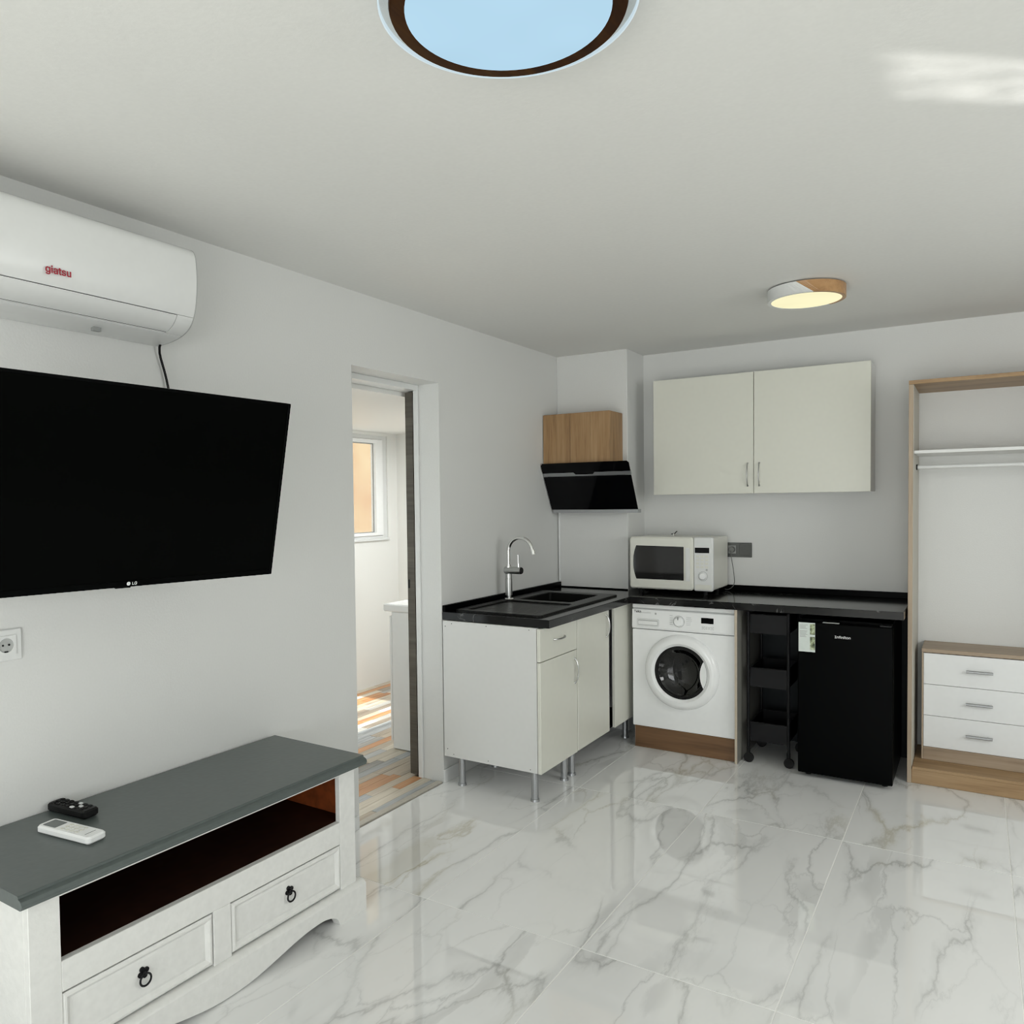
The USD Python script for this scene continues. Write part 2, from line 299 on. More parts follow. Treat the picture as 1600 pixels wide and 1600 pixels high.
# sunlit render of the house opposite
mat('peach_render', {'geo': ('geometry', {}), 'n': ('noise_texture', {'scale': 1.6, 'detail': 1.0}), 'r': ('rgb_ramp', {'ramp': [(.35, (.30, .175, .092)), (.65, (.36, .262, .155))]}), 'p': ('principled_bsdf', {'roughness': .8})},
    [('geo.position', 'n.vector'), ('n.fac', 'r.fac'), ('r.color', 'p.base_color')])
emit('lamp_glow_cool', (.53, .79, .97), 1.0)
emit('edge_glow', (.78, .92, .98), .95)
emit('lamp_glow_warm', (1.0, .94, .60), 1.12)
mat('sticker_print', {'geo': ('geometry', {}), 'n': ('noise_texture', {'scale': 55.0, 'detail': 3.0}), 'r': ('rgb_ramp', {'ramp': [(.35, (.04, .07, .03)), (.5, (.20, .22, .12)), (.62, (.42, .50, .30)), (.75, (.62, .62, .55))]}), 'p': ('principled_bsdf', {'roughness': .35})},
    [('geo.position', 'n.vector'), ('n.fac', 'r.fac'), ('r.color', 'p.base_color')])

# ================================================================== THE SETTING
H = 2.428
XR, YN = 4.45, -7.2                        # right wall, wall behind the camera
COLX, COLY = 0.4934, -0.291                # boxed-out corner
DY0, DY1, DZ = -2.33, -1.655, 2.095        # doorway in the left wall
def struct(name, mesh, m_, label, cat, parent=None, smooth=False):
    return obj(name, mesh, m_, parent, smooth=smooth, label=label, cat=cat, kind='structure')

# floor: grout bed with marble tiles
floor = thing('floor', 'polished white marble-look tiled floor with grey veins', 'floor', (0, 0, 0), kind='structure')
obj('grout_bed', box(0.004, XR, YN, 0, -.05, -.0008), 'grout', floor, smooth=False)
xs = [.006, .045, .645, 1.270, 1.882, 2.482, 3.085, 3.69, 4.29, XR]; ys = [YN, -6.665, -5.34, -4.015, -2.69, -1.365, -.04, 0]
xs = [.006, .645, 1.270, 1.882, 2.482, 3.085, 3.69, 4.29, XR]; ys = [YN, -6.665, -5.34, -4.015, -2.69, -1.365, 0]
for i in range(len(xs) - 1):
    for j in range(len(ys) - 1):
        g = .0017
        obj('tile', box(xs[i] + g, xs[i + 1] - g, ys[j] + g, ys[j + 1] - g, -.012, 0, .0006), 'marble', floor, smooth=False)
struct('ceiling', box(-.16, XR, YN, 0.02, H, H + .12), 'ceiling_paint', 'smooth white painted ceiling over the whole room', 'ceiling')
# left wall with doorway
WT = -.16; BYF_ = .185
struct('wall_left', [box(WT, 0, YN, DY0, -.05, H), box(WT, -.0005, DY1, BYF_ + .1, -.05, H), box(WT, 0, DY0, DY1, DZ, H)], 'wall_paint',
       'white painted wall on the left that carries the television and the doorway', 'wall')
struct('wall_back', box(0, XR, 0, .15, -.05, H), 'wall_paint', 'white painted wall behind the kitchen units and wardrobe', 'wall')
struct('wall_corner', box(0, COLX, COLY, 0, 0, H, .002), 'wall_paint', 'white boxed-out wall corner behind the cooker hood', 'wall')
struct('trim_1', cyl((.012, COLY - .004, .945), (.012, COLY - .004, 1.42), .007, 10), 'white_plastic', 'thin white corner bead running up from the sink worktop to the hood', 'trim', smooth=35)
# side windows added for the light (right wall) and terrace doors (rear wall): out of the frame, they let the daylight in
SWY0, SWY1, SWZ0, SWZ1 = -1.19, -.83, 0.75, 1.30
BWY0, BWY1, BWZ0, BWZ1 = -3.35, -1.28, 1.25, 2.10
struct('wall_right', [box(XR, XR + .15, YN, BWY0, -.05, H), box(XR, XR + .15, BWY1, SWY0, -.05, H), box(XR, XR + .15, SWY1, .15, -.05, H),
                      box(XR, XR + .15, BWY0, BWY1, -.05, BWZ0), box(XR, XR + .15, BWY0, BWY1, BWZ1, H),
                      box(XR, XR + .15, SWY0, SWY1, -.05, SWZ0), box(XR, XR + .15, SWY0, SWY1, SWZ1, H)], 'wall_paint', 'white painted wall on the right with two added windows', 'wall')
TX0, TX1, TZ = .85, 3.95, 2.15
struct('wall_rear', [box(WT, TX0, YN - .2, YN, -.05, H), box(TX1, XR + .15, YN - .2, YN, -.05, H), box(TX0, TX1, YN - .2, YN, TZ, H)], 'wall_paint', 'white painted wall behind the viewer with wide terrace doors', 'wall')
w = thing('door_2', 'white framed glazed terrace doors in the rear wall', 'door', (2.4, YN - .1, 0), kind='structure')
n = 3; pw = (TX1 - TX0) / n
for i in range(n):
    a, b = TX0 + i * pw, TX0 + (i + 1) * pw
    obj('door_frame', [box(a, a + .06, YN - .13, YN - .07, .0, TZ), box(b - .06, b, YN - .13, YN - .07, .0, TZ), box(a + .06, b - .06, YN - .13, YN - .07, 0, .08), box(a + .06, b - .06, YN - .13, YN - .07, TZ - .08, TZ)], 'white_plastic', w, smooth=False)
    obj('pane', box(a + .06, b - .06, YN - .104, YN - .098, .08, TZ - .08), 'pane', w, smooth=False)
w = thing('window_3', 'added wide white framed window in the right wall, out of view', 'window', (XR + .07, -2.3, BWZ0), kind='structure')  # unseen, added to even the light over the room depth
for a, b in ((BWY0, -2.3), (-2.3, BWY1)):
    obj('window_frame', [box(XR + .05, XR + .1, a, a + .05, BWZ0, BWZ1), box(XR + .05, XR + .1, b - .05, b, BWZ0, BWZ1), box(XR + .05, XR + .1, a + .05, b - .05, BWZ0, BWZ0 + .06), box(XR + .05, XR + .1, a + .05, b - .05, BWZ1 - .06, BWZ1)], 'white_plastic', w, smooth=False)
    obj('pane', box(XR + .072, XR + .078, a + .05, b - .05, BWZ0 + .06, BWZ1 - .06), 'pane', w, smooth=False)
w = thing('window_4', 'added narrow window low in the right wall that shapes the ceiling light patch', 'window', (XR + .07, -1.0, SWZ0), kind='structure')  # unseen, added and sized to throw the ceiling patch
obj('pane', box(XR + .072, XR + .078, SWY0, SWY1, SWZ0, SWZ1), 'light_streak_pane', w, smooth=False)
struct('terrace', box(-3, 8, -16, YN - .2, -.25, -.1), 'terrace', 'paved terrace outside the rear doors', 'terrace')
# skirting
struct('baseboard_left', [box(0, .013, DY1 - .012, COLY, 0, .068, .002), box(0, .013, YN, DY0 - .012, 0, .062, .002)], 'white_plastic', 'low white skirting board along the left wall', 'skirting board')

# ------------------------------------------------------------------ bathroom beyond the doorway
BX, BYN, BYF, BZ = -1.734, -2.75, .185, 2.045
fl = thing('floor_001', 'bathroom floor of worn multicoloured wood-look planks', 'floor', (-.9, -1.2, 0), kind='structure')
obj('screed', box(BX, -.004, BYN, BYF, -.06, -.009), 'gap_dark', fl, smooth=False)
xw = BX; col = 0
while xw < -.05:
    x1 = min(xw + .057, -.045); y = BYN - rng.uniform(0, .5)
    while y < BYF:
        L = rng.uniform(.30, .65); y0, y1 = max(y, BYN), min(y + L, BYF); y += L
        if x1 > -.17:                       # in the doorway only the opening itself is floored
            y0, y1 = max(y0, DY0), min(y1, DY1)
        if y1 - y0 > .02 and x1 - xw > .01:
            obj('plank', box(xw + .0008, x1 - .0008, y0 + .0008, y1 - .0008, -.009, rng.uniform(-.0008, .0), .0006), 'plank_' + rng.choices('abcdef', (4, 3.2, 2, 3.4, 1.6, 2))[0], fl, smooth=False)
    xw += .057
struct('trim_2', box(-.044, -.008, DY0 + .003, DY1 - .003, -.012, .002, .002), 'threshold', 'flat beige threshold strip across the doorway floor', 'threshold')
struct('ceiling_001', [box(BX - .1, WT - .08, BYN - .1, BYF + .1, BZ, BZ + .1), box(WT - .08, WT, BYN - .1, BYF + .1, BZ + .08, BZ + .1)], 'bathroom_paint', 'bright white bathroom ceiling seen through the doorway', 'ceiling')
GY0, GY1, GZ0, GZ1 = -1.0, -.085, 1.237, 1.956       # glass of the bathroom window
OY0, OY1, OZ0, OZ1 = -1.10, .06, 1.19, 2.02
struct('wall_far', [box(BX - .12, BX, BYN, OY0, -.05, BZ), box(BX - .12, BX, OY1, BYF + .1, -.05, BZ), box(BX - .12, BX, OY0, OY1, -.05, OZ0), box(BX - .12, BX, OY0, OY1, OZ1, BZ)], 'bathroom_paint', 'white bathroom wall around the small window', 'wall')
struct('wall_side', box(BX, WT, BYF, BYF + .1, -.05, BZ), 'bathroom_paint', 'white bathroom wall at the end beside the window', 'wall')
VX0, VX1, VZ0, VZ1 = -1.5, -.3, .55, 2.0  # opening added out of view, shaped to let sun onto the planks
struct('wall_near', [box(BX - .12, VX0, BYN - .12, BYN, -.05, BZ + .1), box(VX1, WT, BYN - .12, BYN, -.05, BZ + .1), box(VX0, VX1, BYN - .12, BYN, -.05, VZ0), box(VX0, VX1, BYN - .12, BYN, VZ1, BZ + .1)], 'bathroom_paint', 'white bathroom wall with the added unseen south window', 'wall')
w = thing('window_1', 'white framed bathroom window with a peach wall outside', 'window', (BX - .05, -.5, OZ0), kind='structure')
def ring_x(x0, x1, a0, a1, b0, b1, c0, c1, d0, d1):
    return [box(x0, x1, a0, c0, b0, b1), box(x0, x1, c1, a1, b0, b1), box(x0, x1, c0, c1, b0, d0), box(x0, x1, c0, c1, d1, b1)]
obj('window_frame', ring_x(BX - .07, BX - .012, OY0, OY1, OZ0, OZ1, OY0 + .055, OY1 - .055, OZ0 + .02, OZ1 - .03), 'white_plastic', w, smooth=False)
obj('sash', ring_x(BX - .055, BX - .002, OY0 + .058, OY1 - .058, OZ0 + .023, OZ1 - .033, GY0, GY1, GZ0, GZ1), 'white_gloss', w, smooth=False)
obj('seal', ring_x(BX - .032, BX - .026, GY0 - .004, GY1 + .004, GZ0 - .004, GZ1 + .004, GY0 + .006, GY1 - .006, GZ0 + .006, GZ1 - .006), 'seam_grey', w, smooth=False)
obj('pane', box(BX - .031, BX - .027, GY0, GY1, GZ0, GZ1), 'pane', w, smooth=False)
obj('window_sill', box(BX - .002, BX + .02, OY0, OY1, OZ0 - .018, OZ0, .003), 'white_plastic', w, smooth=False)
w = thing('window_2', 'added white framed south window of the bathroom, out of view', 'window', (-.95, BYN - .05, VZ0), kind='structure')
obj('window_frame', [box(VX0, VX0 + .05, BYN - .08, BYN - .03, VZ0, VZ1), box(VX1 - .05, VX1, BYN - .08, BYN - .03, VZ0, VZ1), box(VX0 + .05, VX1 - .05, BYN - .08, BYN - .03, VZ0, VZ0 + .05), box(VX0 + .05, VX1 - .05, BYN - .08, BYN - .03, VZ1 - .05, VZ1)], 'white_plastic', w, smooth=False)
obj('pane', box(VX0 + .05, VX1 - .05, BYN - .058, BYN - .052, VZ0 + .05, VZ1 - .05), 'pane', w, smooth=False)
obj('neighbouring_wall', box(-4.2, -4.0, -4, 5, -.5, 4.5), 'peach_render', None, smooth=False, label='sunlit peach rendered house wall outside the bathroom window', cat='wall', kind='structure')
# sliding door leaf at the far side of the doorway
d = thing('door_1', 'dark brown wood sliding door pushed open in the doorway', 'door', (-.19, -1.25, .012), kind='structure')
obj('door_leaf', box(-.215, -.166, DY1 - .010, -.86, .012, 2.062, .002), 'door_wood', d, smooth=False)
obj('latch_plate', box(-.209, -.198, DY1 - .0112, DY1 - .0095, 1.018, 1.064), 'hole_dark', d, smooth=False)
struct('trim_3', [box(-.160, -.131, DY1 - .012, DY1, 0, DZ - .028, .002), box(-.160, -.131, DY0, DY1, DZ - .028, DZ, .002), box(-.235, -.161, DY0 - .7, -.8, 2.068, 2.12)], 'white_plastic', 'white door lining and sliding track around the doorway', 'door trim')

# vanity in the bathroom
v = thing('vanity_unit', 'white bathroom vanity cabinet glimpsed through the doorway', 'vanity unit', (-.41, -1.0, 0))
obj('cabinet_body', box(-.583, -.225, -1.350, -.62, .004, .826, .003), 'white_gloss', v, smooth=False)
obj('door', box(-.601, -.585, -1.348, -.987, .05, .80, .002), 'white_gloss', v, smooth=False)
obj('door', box(-.601, -.585, -.983, -.622, .05, .80, .002), 'white_gloss', v, smooth=False)
b = obj('washbasin', box(-.636, -.222, -1.362, -.61, .828, .872, .006), 'white_gloss', None, smooth=False, label='white ceramic washbasin slab on the vanity unit', cat='washbasin')

# ================================================================== LEFT WALL
# --- air conditioner
ACR = -3.32; ACL = -4.22
ac = thing('air_conditioner', 'white split air conditioner mounted high on the left wall', 'air conditioner', (0, -3.77, 2.02))
AP = [(0.002, 2.020), (.06, 2.024), (.11, 2.032), (.15, 2.046), (.178, 2.066), (.197, 2.097), (.209, 2.140), (.215, 2.200), (.213, 2.260), (.205, 2.295), (.190, 2.310), (.002, 2.314)]
AP_S = [tuple(q) for q in spline([AP[i] for i in range(1, 11)], 60)]
full = sg.Polygon([AP[0]] + AP_S + [AP[-1]])
inner = full.buffer(-.006)
obj('inner_body', prof_y(list(inner.exterior.coords)[:-1], ACL + .01, ACR - .01), 'gap_dark', ac)
shell = full.difference(inner)
def ac_piece(poly, y0, y1):
    g = shell.intersection(poly); g = max(getattr(g, 'geoms', [g]), key=lambda q: q.area)
    return prof_y(list(g.exterior.coords)[:-1], y0, y1)
obj('front_panel', ac_piece(sg.box(.12, 2.0905, .3, 2.4), ACL, ACR), 'white_plastic', ac)
obj('top_cover', ac_piece(sg.box(-.1, 2.30, .1199, 2.4), ACL, ACR), 'white_plastic', ac)
obj('louver', ac_piece(sg.Polygon([(.140, 1.9), (.3, 1.9), (.3, 2.0880), (.12, 2.0880), (.140, 2.040)]), ACL + .07, ACR - .062), 'white_plastic', ac)
obj('bottom_cover', ac_piece(sg.box(-.1, 1.9, .1275, 2.06), ACL, ACR), 'white_plastic', ac)
for y0, y1 in ((ACL, ACL + .068), (ACR - .060, ACR)):
    obj('cheek', ac_piece(sg.box(.132, 1.9, .3, 2.0895), y0, y1), 'white_plastic', ac)
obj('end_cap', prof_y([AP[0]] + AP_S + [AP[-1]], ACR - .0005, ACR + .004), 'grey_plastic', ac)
obj('end_cap', prof_y([AP[0]] + AP_S + [AP[-1]], ACL - .004, ACL + .0005), 'white_plastic', ac)
obj('drain_clip', box(.07, .085, -3.60, -3.575, 2.015, 2.028), 'seam_grey', ac, smooth=False)
lg = text('giatsu', .019, FACE_X, (0, 0, 0), .001, True); lg.apply_translation((.2125, -3.778, 2.128)); obj('logo', lg, 'red_print', ac, smooth=False)
cb = spline([(.03, -3.326, 2.03), (.016, -3.322, 2.00), (.013, -3.308, 1.955), (.015, -3.290, 1.88), (.02, -3.275, 1.70), (.025, -3.27, 1.5)], 30)
obj('power_cable', tube(cb, .0042, 8), 'black_plastic', None, label='thin black cable hanging down from the air conditioner behind the television', cat='cable')

# --- television on a swivel arm
TVW, TVH = .977, .565
tyaw, ttilt, troll = .0817, .1994, -.0083
u0 = np.array([math.sin(tyaw), math.cos(tyaw), 0]); n0 = np.array([math.cos(tyaw), -math.sin(tyaw), 0])
v0 = np.array([0, 0, 1]) * math.cos(ttilt) + n0 * math.sin(ttilt)
u0, v0 = math.cos(troll) * u0 + math.sin(troll) * v0, math.cos(troll) * v0 - math.sin(troll) * u0
nn = np.cross(u0, v0); TVP = np.array([.3432, -3.6687, 1.2496])
TM = np.eye(4); TM[:3, 0] = nn; TM[:3, 1] = u0; TM[:3, 2] = v0; TM[:3, 3] = TVP
tv = thing('television', 'large black flat television tilted down on a wall arm', 'television', tuple(TVP))
T = lambda q: put(q, TM)
hw = TVW / 2
obj('back_cover', T(box(-.055, -.012, -hw + .03, hw - .03, .02, TVH - .03, .012)), 'black_plastic', tv, smooth=False)
obj('housing', T(box(-.022, -.003, -hw, hw, 0, TVH, .003)), 'black_satin', tv, smooth=False)
b_ = .009
obj('bezel', [T(box(-.004, .002, -hw, -hw + b_, 0, TVH, .001)), T(box(-.004, .002, hw - b_, hw, 0, TVH, .001)), T(box(-.004, .002, -hw + b_, hw - b_, 0, .018, .001)), T(box(-.004, .002, -hw + b_, hw - b_, TVH - b_, TVH, .001))], 'black_satin', tv, smooth=False)
obj('screen', T(box(-.004, -.0005, -hw + b_, hw - b_, .018, TVH - b_)), 'screen', tv, smooth=False)
obj('brand_mark', [T(text('LG', .0085, FACE_X, (.002, .008, .0095), .0006, True)), T(put(ext(sg.Point(0, 0).buffer(.0056), .0006), FACE_X, (.002, -.010, .0095)))], 'silver_print', tv, smooth=False)
obj('sensor_bar', T(box(-.012, -.002, -.045, .0, -.004, .001, .001)), 'black_satin', tv, smooth=False)
arm0 = TVP + v0 * .30 - nn * .05
br = thing('wall_bracket', 'black television wall arm hidden behind the screen', 'bracket', (.0, -3.66, 1.3))
obj('wall_plate', box(.001, .02, -3.78, -3.52, 1.40, 1.66, .003), 'black_metal', br, smooth=False)
obj('arm', cyl((.02, -3.65, 1.53), tuple(arm0 - nn * .012), .018, 12), 'black_metal', br)

# --- wall socket, left wall
s = thing('wall_socket', 'white double wall socket on the left wall below the television', 'socket', (0, -3.87, 1.03))
obj('frame', [box(0, .007, -3.955, -3.801, 1.034, 1.126, .003)], 'white_plastic', s, smooth=False)
for yc in (-3.847, -3.918):
    ins = obj('insert', put(ext(sg.box(-.028, -.028, .028, .028).difference(sg.Point(0, 0).buffer(.021, 24)), .004), FACE_X, (.006, yc, 1.08)), 'white_plastic', s)
    obj('well', put(ext(sg.Point(0, 0).buffer(.021, 24), .0012), FACE_X, (.0062, yc, 1.08)), 'grey_plastic', ins)
    obj('contact', [put(ext(sg.Point(dx, 0).buffer(.003), .0008), FACE_X, (.0073, yc, 1.081)) for dx in (-.0085, .0085)] + [put(ext(sg.box(-.005, -.020, .005, -.0165), .002), FACE_X, (.0073, yc, 1.08))], 'hole_dark', ins, smooth=False)

# --- television stand (rotated a touch off the wall); own coordinates: x out from the wall, y along it
ST = math.radians(-0.9)
st = thing('television_stand', 'white painted television stand with a grey top', 'TV stand', (.004, -4.06, 0), ST)
SZ = .563
ogee = [(0, SZ), (.462, SZ), (.4645, SZ - .002), (.465, SZ - .007), (.472, SZ - .009), (.477, SZ - .012), (.481, SZ - .018), (.4815, SZ - .024), (.478, SZ - .026), (.479, SZ - .030), (.474, SZ - .033), (0, SZ - .033)]
obj('top', prof_y(ogee, 0, 1.212), 'grey_top', st, smooth=20, label='smooth grey painted top')
zt = SZ - .033; SB = .450; y0, y1 = .028, 1.178
obj('side_panel', box(.012, SB - .022, y0, y0 + .02, .06, zt, .001), 'white_brushed', st, smooth=False)
obj('side_panel', box(.012, SB - .022, y1 - .02, y1, .06, zt, .001), 'white_brushed', st, smooth=False)
py0, py1 = y0 + .078, y1 - .078
obj('front_post', box(SB - .022, SB, y0, py0, .09, zt, .0015), 'white_brushed', st, smooth=False)
obj('front_post', box(SB - .022, SB, py1, y1, .09, zt, .0015), 'white_brushed', st, smooth=False)
obj('rail', box(SB - .022, SB, py0, py1, .272, .350, .0015), 'white_brushed', st, smooth=False)
obj('rail', box(SB - .022, SB, py0, py1, zt - .016, zt, .001), 'white_brushed', st, smooth=False)
ym = .590
obj('divider', box(SB - .022, SB, ym - .032, ym + .032, .092, .272, .0015), 'white_brushed', st, smooth=False)
obj('shelf', box(.03, SB - .022, y0 + .021, y1 - .021, .33, .350), 'stand_inside_shaded', st, smooth=False, label='red-brown stained shelf with shade put into its colour')
obj('back_panel', box(.012, .024, y0 + .021, y1 - .021, .07, zt), 'stand_inside_shaded', st, smooth=False)
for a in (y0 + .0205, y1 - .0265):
    obj('lining', box(.03, SB - .023, a, a + .006, .35, zt), 'stand_inside_lit', st, smooth=False)
obj('ceiling_lining', box(.03, SB - .023, y0 + .03, y1 - .03, zt - .006, zt - .001), 'stand_inside_shaded', st, smooth=False)
# arched plinth
L = y1 - y0; arch = []
for k in range(81):
    t = k / 80; a = .108 + t * (L - .216); e = min(t, 1 - t) * (L - .216)
    if e < .095: h = .052 * math.sqrt(max(0, 1 - (1 - e / .095) ** 2))
    else: h = .004 + .048 * (1 + math.cos(min((e - .095) / .36, 1) * math.pi)) / 2
    arch.append((y0 - .018 + .018 + a, h))
pl = [(y0 - .024, 0)] + arch[:1] + [(p[0], p[1]) for p in arch] + [(y1 + .028, 0), (y1 + .028, .095), (y0 - .024, .095)]
obj('plinth', prof_x(pl, SB - .012, SB + .022), 'white_brushed', st, smooth=25)
obj('plinth_moulding', prof_y([(SB - .012, .095), (SB + .022, .095), (SB + .019, .101), (SB + .010, .106), (SB + .002, .108), (SB - .012, .108)], y0 - .024, y1 + .028), 'white_brushed', st)
for a in (y0 - .022, y1 + .008):
    obj('plinth_side', box(.012, SB - .012, a, a + .018, 0, .106, .002), 'white_brushed', st, smooth=False)
# two drawers with raised-and-fielded fronts and drop rings
def drawer(ya, yb):
    dz0, dz1 = .112, .268; g = .002
    x = SB - .004
    def frame_ring(i0, x0, i1, x1):
        """sloping picture-frame band between two inset rectangles"""
        a = [(ya + g + i0, dz0 + i0 + g), (yb - g - i0, dz0 + i0 + g), (yb - g - i0, dz1 - i0 - g), (ya + g + i0, dz1 - i0 - g)]
        b = [(ya + g + i1, dz0 + i1 + g), (yb - g - i1, dz0 + i1 + g), (yb - g - i1, dz1 - i1 - g), (ya + g + i1, dz1 - i1 - g)]
        V = [(x0, *q) for q in a] + [(x1, *q) for q in b]; F = []
        for k in range(4):
            j = (k + 1) % 4; F += [(k, j, 4 + j), (k, 4 + j, 4 + k)]
        return trimesh.Trimesh(V, F, process=False)
    i_end, x_end = .030, x - .004
    fld = trimesh.Trimesh([(x_end, ya + g + i_end, dz0 + g + i_end), (x_end, yb - g - i_end, dz0 + g + i_end), (x_end, yb - g - i_end, dz1 - g - i_end), (x_end, ya + g + i_end, dz1 - g - i_end)], [(0, 1, 2), (0, 2, 3)], process=False)
    d_ = obj('drawer', [frame_ring(0, x - .018, 0, x), frame_ring(0, x, .006, x + .004), frame_ring(.006, x + .004, .011, x + .004), frame_ring(.011, x + .004, .022, x - .006), frame_ring(.022, x - .006, i_end, x_end), fld], 'white_brushed', st, smooth=20)
    yc, zc = (ya + yb) / 2, .205
    cl = [sg.Point(0.010 * math.cos(a), .010 * math.sin(a)).buffer(.0072) for a in (.4, 1.97, 3.54, 5.11)] + [sg.Point(0, 0).buffer(.008)]
    from shapely.ops import unary_union
    rose = put(ext(unary_union(cl), .004), FACE_X, (x_end, yc, zc))
    knob = trimesh.creation.icosphere(2, .006); knob.apply_scale((.9, 1, 1)); knob.apply_translation((x_end + .007, yc, zc))
    rg = [(x_end + .012 - .006 * math.cos(a) * 0, yc + .0165 * math.sin(a), zc - .0165 + .0165 * math.cos(a)) for a in np.linspace(0, 2 * math.pi, 25)]
    obj('ring_pull', [rose, knob, tube(rg, .0028, 8)], 'black_metal', d_)
drawer(py0 - .002, ym - .033); drawer(ym + .033, py1 + .002)

# --- remote controls on the stand
def remote(name, label, loc, rz, L_, W_, T_, m_):
    r = thing(name, label, 'remote control', loc, rz)
    return r
r = remote('remote_control', 'white air conditioner remote control lying on the grey stand top', (.243, -3.806, SZ), math.radians(7), 0, 0, 0, None)
obj('body', rbox(-.107, .107, -.031, .031, .001, .022, .013, soft=.005), 'white_gloss', r)
obj('display', rbox(-.092, -.040, -.020, .020, .0215, .0226, .003), 'lcd_grey', r)
for i in range(4):
    for j in range(3):
        obj('button', rbox(-.022 + i * .019, -.010 + i * .019, -.019 + j * .0145, -.0095 + j * .0145, .0215, .0232, .003), 'ivory_plastic', r)
obj('print', box(.076, .0785, -.017, .017, .0217, .0222), 'grey_print', r, smooth=False)
r = remote('remote_control', 'black television remote control lying nearest the wall', (.092, -3.713, SZ), math.radians(6), 0, 0, 0, None)
obj('body', rbox(-.084, .084, -.026, .026, .002, .026, .009, soft=.005), 'black_plastic', r)
for i in range(7):
    for j in range(3):
        obj('button', rbox(-.071 + i * .0205, -.058 + i * .0205, -.0205 + j * .0148, -.0105 + j * .0148, .0255, .0285, .003), 'silver_print' if (i, j) in ((4, 0), (4, 2), (5, 1)) else 'black_rubber', r)

# ================================================================== KITCHEN
ZC, ZU = .9014, .8614
XF, YL, YB, XWD = .6293, -1.6544, -.6027, 2.0638
# worktop: one L-shaped slab
wt = thing('worktop', 'glossy black L-shaped stone-look worktop with an upstand', 'worktop', (.6, -.6, ZU))
Lp = sg.Polygon([(.003, YL), (XF, YL), (XF, YB), (XWD - .006, YB), (XWD - .006, -.003), (COLX + .003, -.003), (COLX + .003, COLY - .003), (.003, COLY - .003)])
hole = sg.box(.115, -1.075, .475, -.672)
slab = ext(Lp.difference(hole), ZC - ZU - .003); slab.apply_translation((0, 0, ZU)); lip = ext(Lp.buffer(-.002).difference(hole), .003); lip.apply_translation((0, 0, ZC - .003))
obj('slab', [slab, lip], 'worktop_black', wt, smooth=False)
obj('upstand', box(.003, .022, YL, COLY - .003, ZC, .936, .002), 'black_satin', wt, smooth=False)
obj('upstand', box(COLX + .003, XWD - .006, -.022, -.003, ZC, .936, .002), 'black_satin', wt, smooth=False)
obj('upstand', box(.025, COLX, COLY - .012, COLY - .003, ZC, .909, .001), 'black_satin', wt, smooth=False)
struct('wall_lining', box(.60, XWD - .004, -.012, -.001, .001, ZU - .002), 'dark_sheet', 'added black sheet on the wall that darkens the space under the worktop', 'panel')  # guessed sheet, added to get the dark under the worktop
# sink with drainer
sk = thing('sink', 'black composite inset sink with a ribbed drainer', 'sink', (.29, -1.1, ZC))
outer = sg.box(.040, -1.600, .552, -.600).buffer(-.03).buffer(.03)
bowl = sg.box(.135, -1.060, .460, -.690).buffer(-.02).buffer(.02); dr = sg.box(.10, -1.56, .50, -1.13).buffer(-.02).buffer(.02)
def up_ext(poly, z0, h):
    q = ext(poly, h); q.apply_translation((0, 0, z0)); return q
obj('rim', [up_ext(outer.difference(bowl).difference(dr), ZC + .0005, .007), up_ext(outer.buffer(-.004).difference(bowl.buffer(.006)).difference(dr.buffer(.006)), ZC + .0075, .002)], 'sink_black', sk, smooth=30)
obj('drainer', [up_ext(dr.buffer(.001), ZC + .0005, .0012)] + [box(.13, .47, -1.53 + k * .046, -1.515 + k * .046, ZC + .001, ZC + .0024, .0006) for k in range(9)], 'sink_black', sk, smooth=False)
obj('bowl', [up_ext(bowl.buffer(.004).difference(bowl.buffer(-.004)), ZC - .16, .166), up_ext(bowl, ZC - .165, .006)], 'sink_black', sk, smooth=30)
obj('drain', [cyl((.30, -.875, ZC - .159), (.30, -.875, ZC - .155), .038, 24)], 'chrome', sk)
# tap
FX, FY = .085, -1.100
tp = thing('tap', 'chrome swan-neck mixer tap beside the black sink', 'tap', (FX, FY, ZC + .009))
z0 = ZC + .0095
obj('base_ring', lathe([(0, 0), (.027, 0), (.028, .003), (.026, .007), (.018, .009), (0, .009)]).apply_transform(trimesh.transformations.translation_matrix((FX, FY, z0))), 'chrome', tp)
obj('column', [cyl((FX, FY, z0 + .008), (FX, FY, 1.060), .0135), cyl((FX, FY, .935), (FX, FY, 1.030), .0205), cyl((FX, FY, 1.032), (FX, FY, 1.058), .0195)], 'brushed_steel', tp)
obj('valve_body', cyl((FX - .022, FY, 1.079), (FX + .082, FY, 1.079), .0205), 'brushed_steel', tp)
obj('valve_cap', cyl((FX + .082, FY, 1.079), (FX + .088, FY, 1.079), .0195, r2=.017), 'black_plastic', tp)
obj('lever', [cyl((FX + .066, FY, 1.098), (FX + .064, FY, 1.118), .0065), cyl((FX + .064, FY, 1.118), (FX + .062, FY, 1.170), .0045)], 'chrome', tp)
arc = [(FX, FY, 1.095), (FX, FY, 1.14), (FX, FY, 1.185)] + [(FX + .077 - .077 * math.cos(a), FY, 1.190 + .077 * math.sin(a)) for a in np.linspace(.12, math.pi * .93, 16)] + [(FX + .158, FY, 1.190)]
obj('spout', [tube(spline(arc, 40), .0105, 14), cyl((FX, FY, 1.095), (FX, FY, 1.112), .0145)], 'chrome', tp)
obj('aerator', cyl((FX + .1575, FY, 1.200), (FX + .1635, FY, 1.174), .0135, r2=.0145), 'chrome', tp)

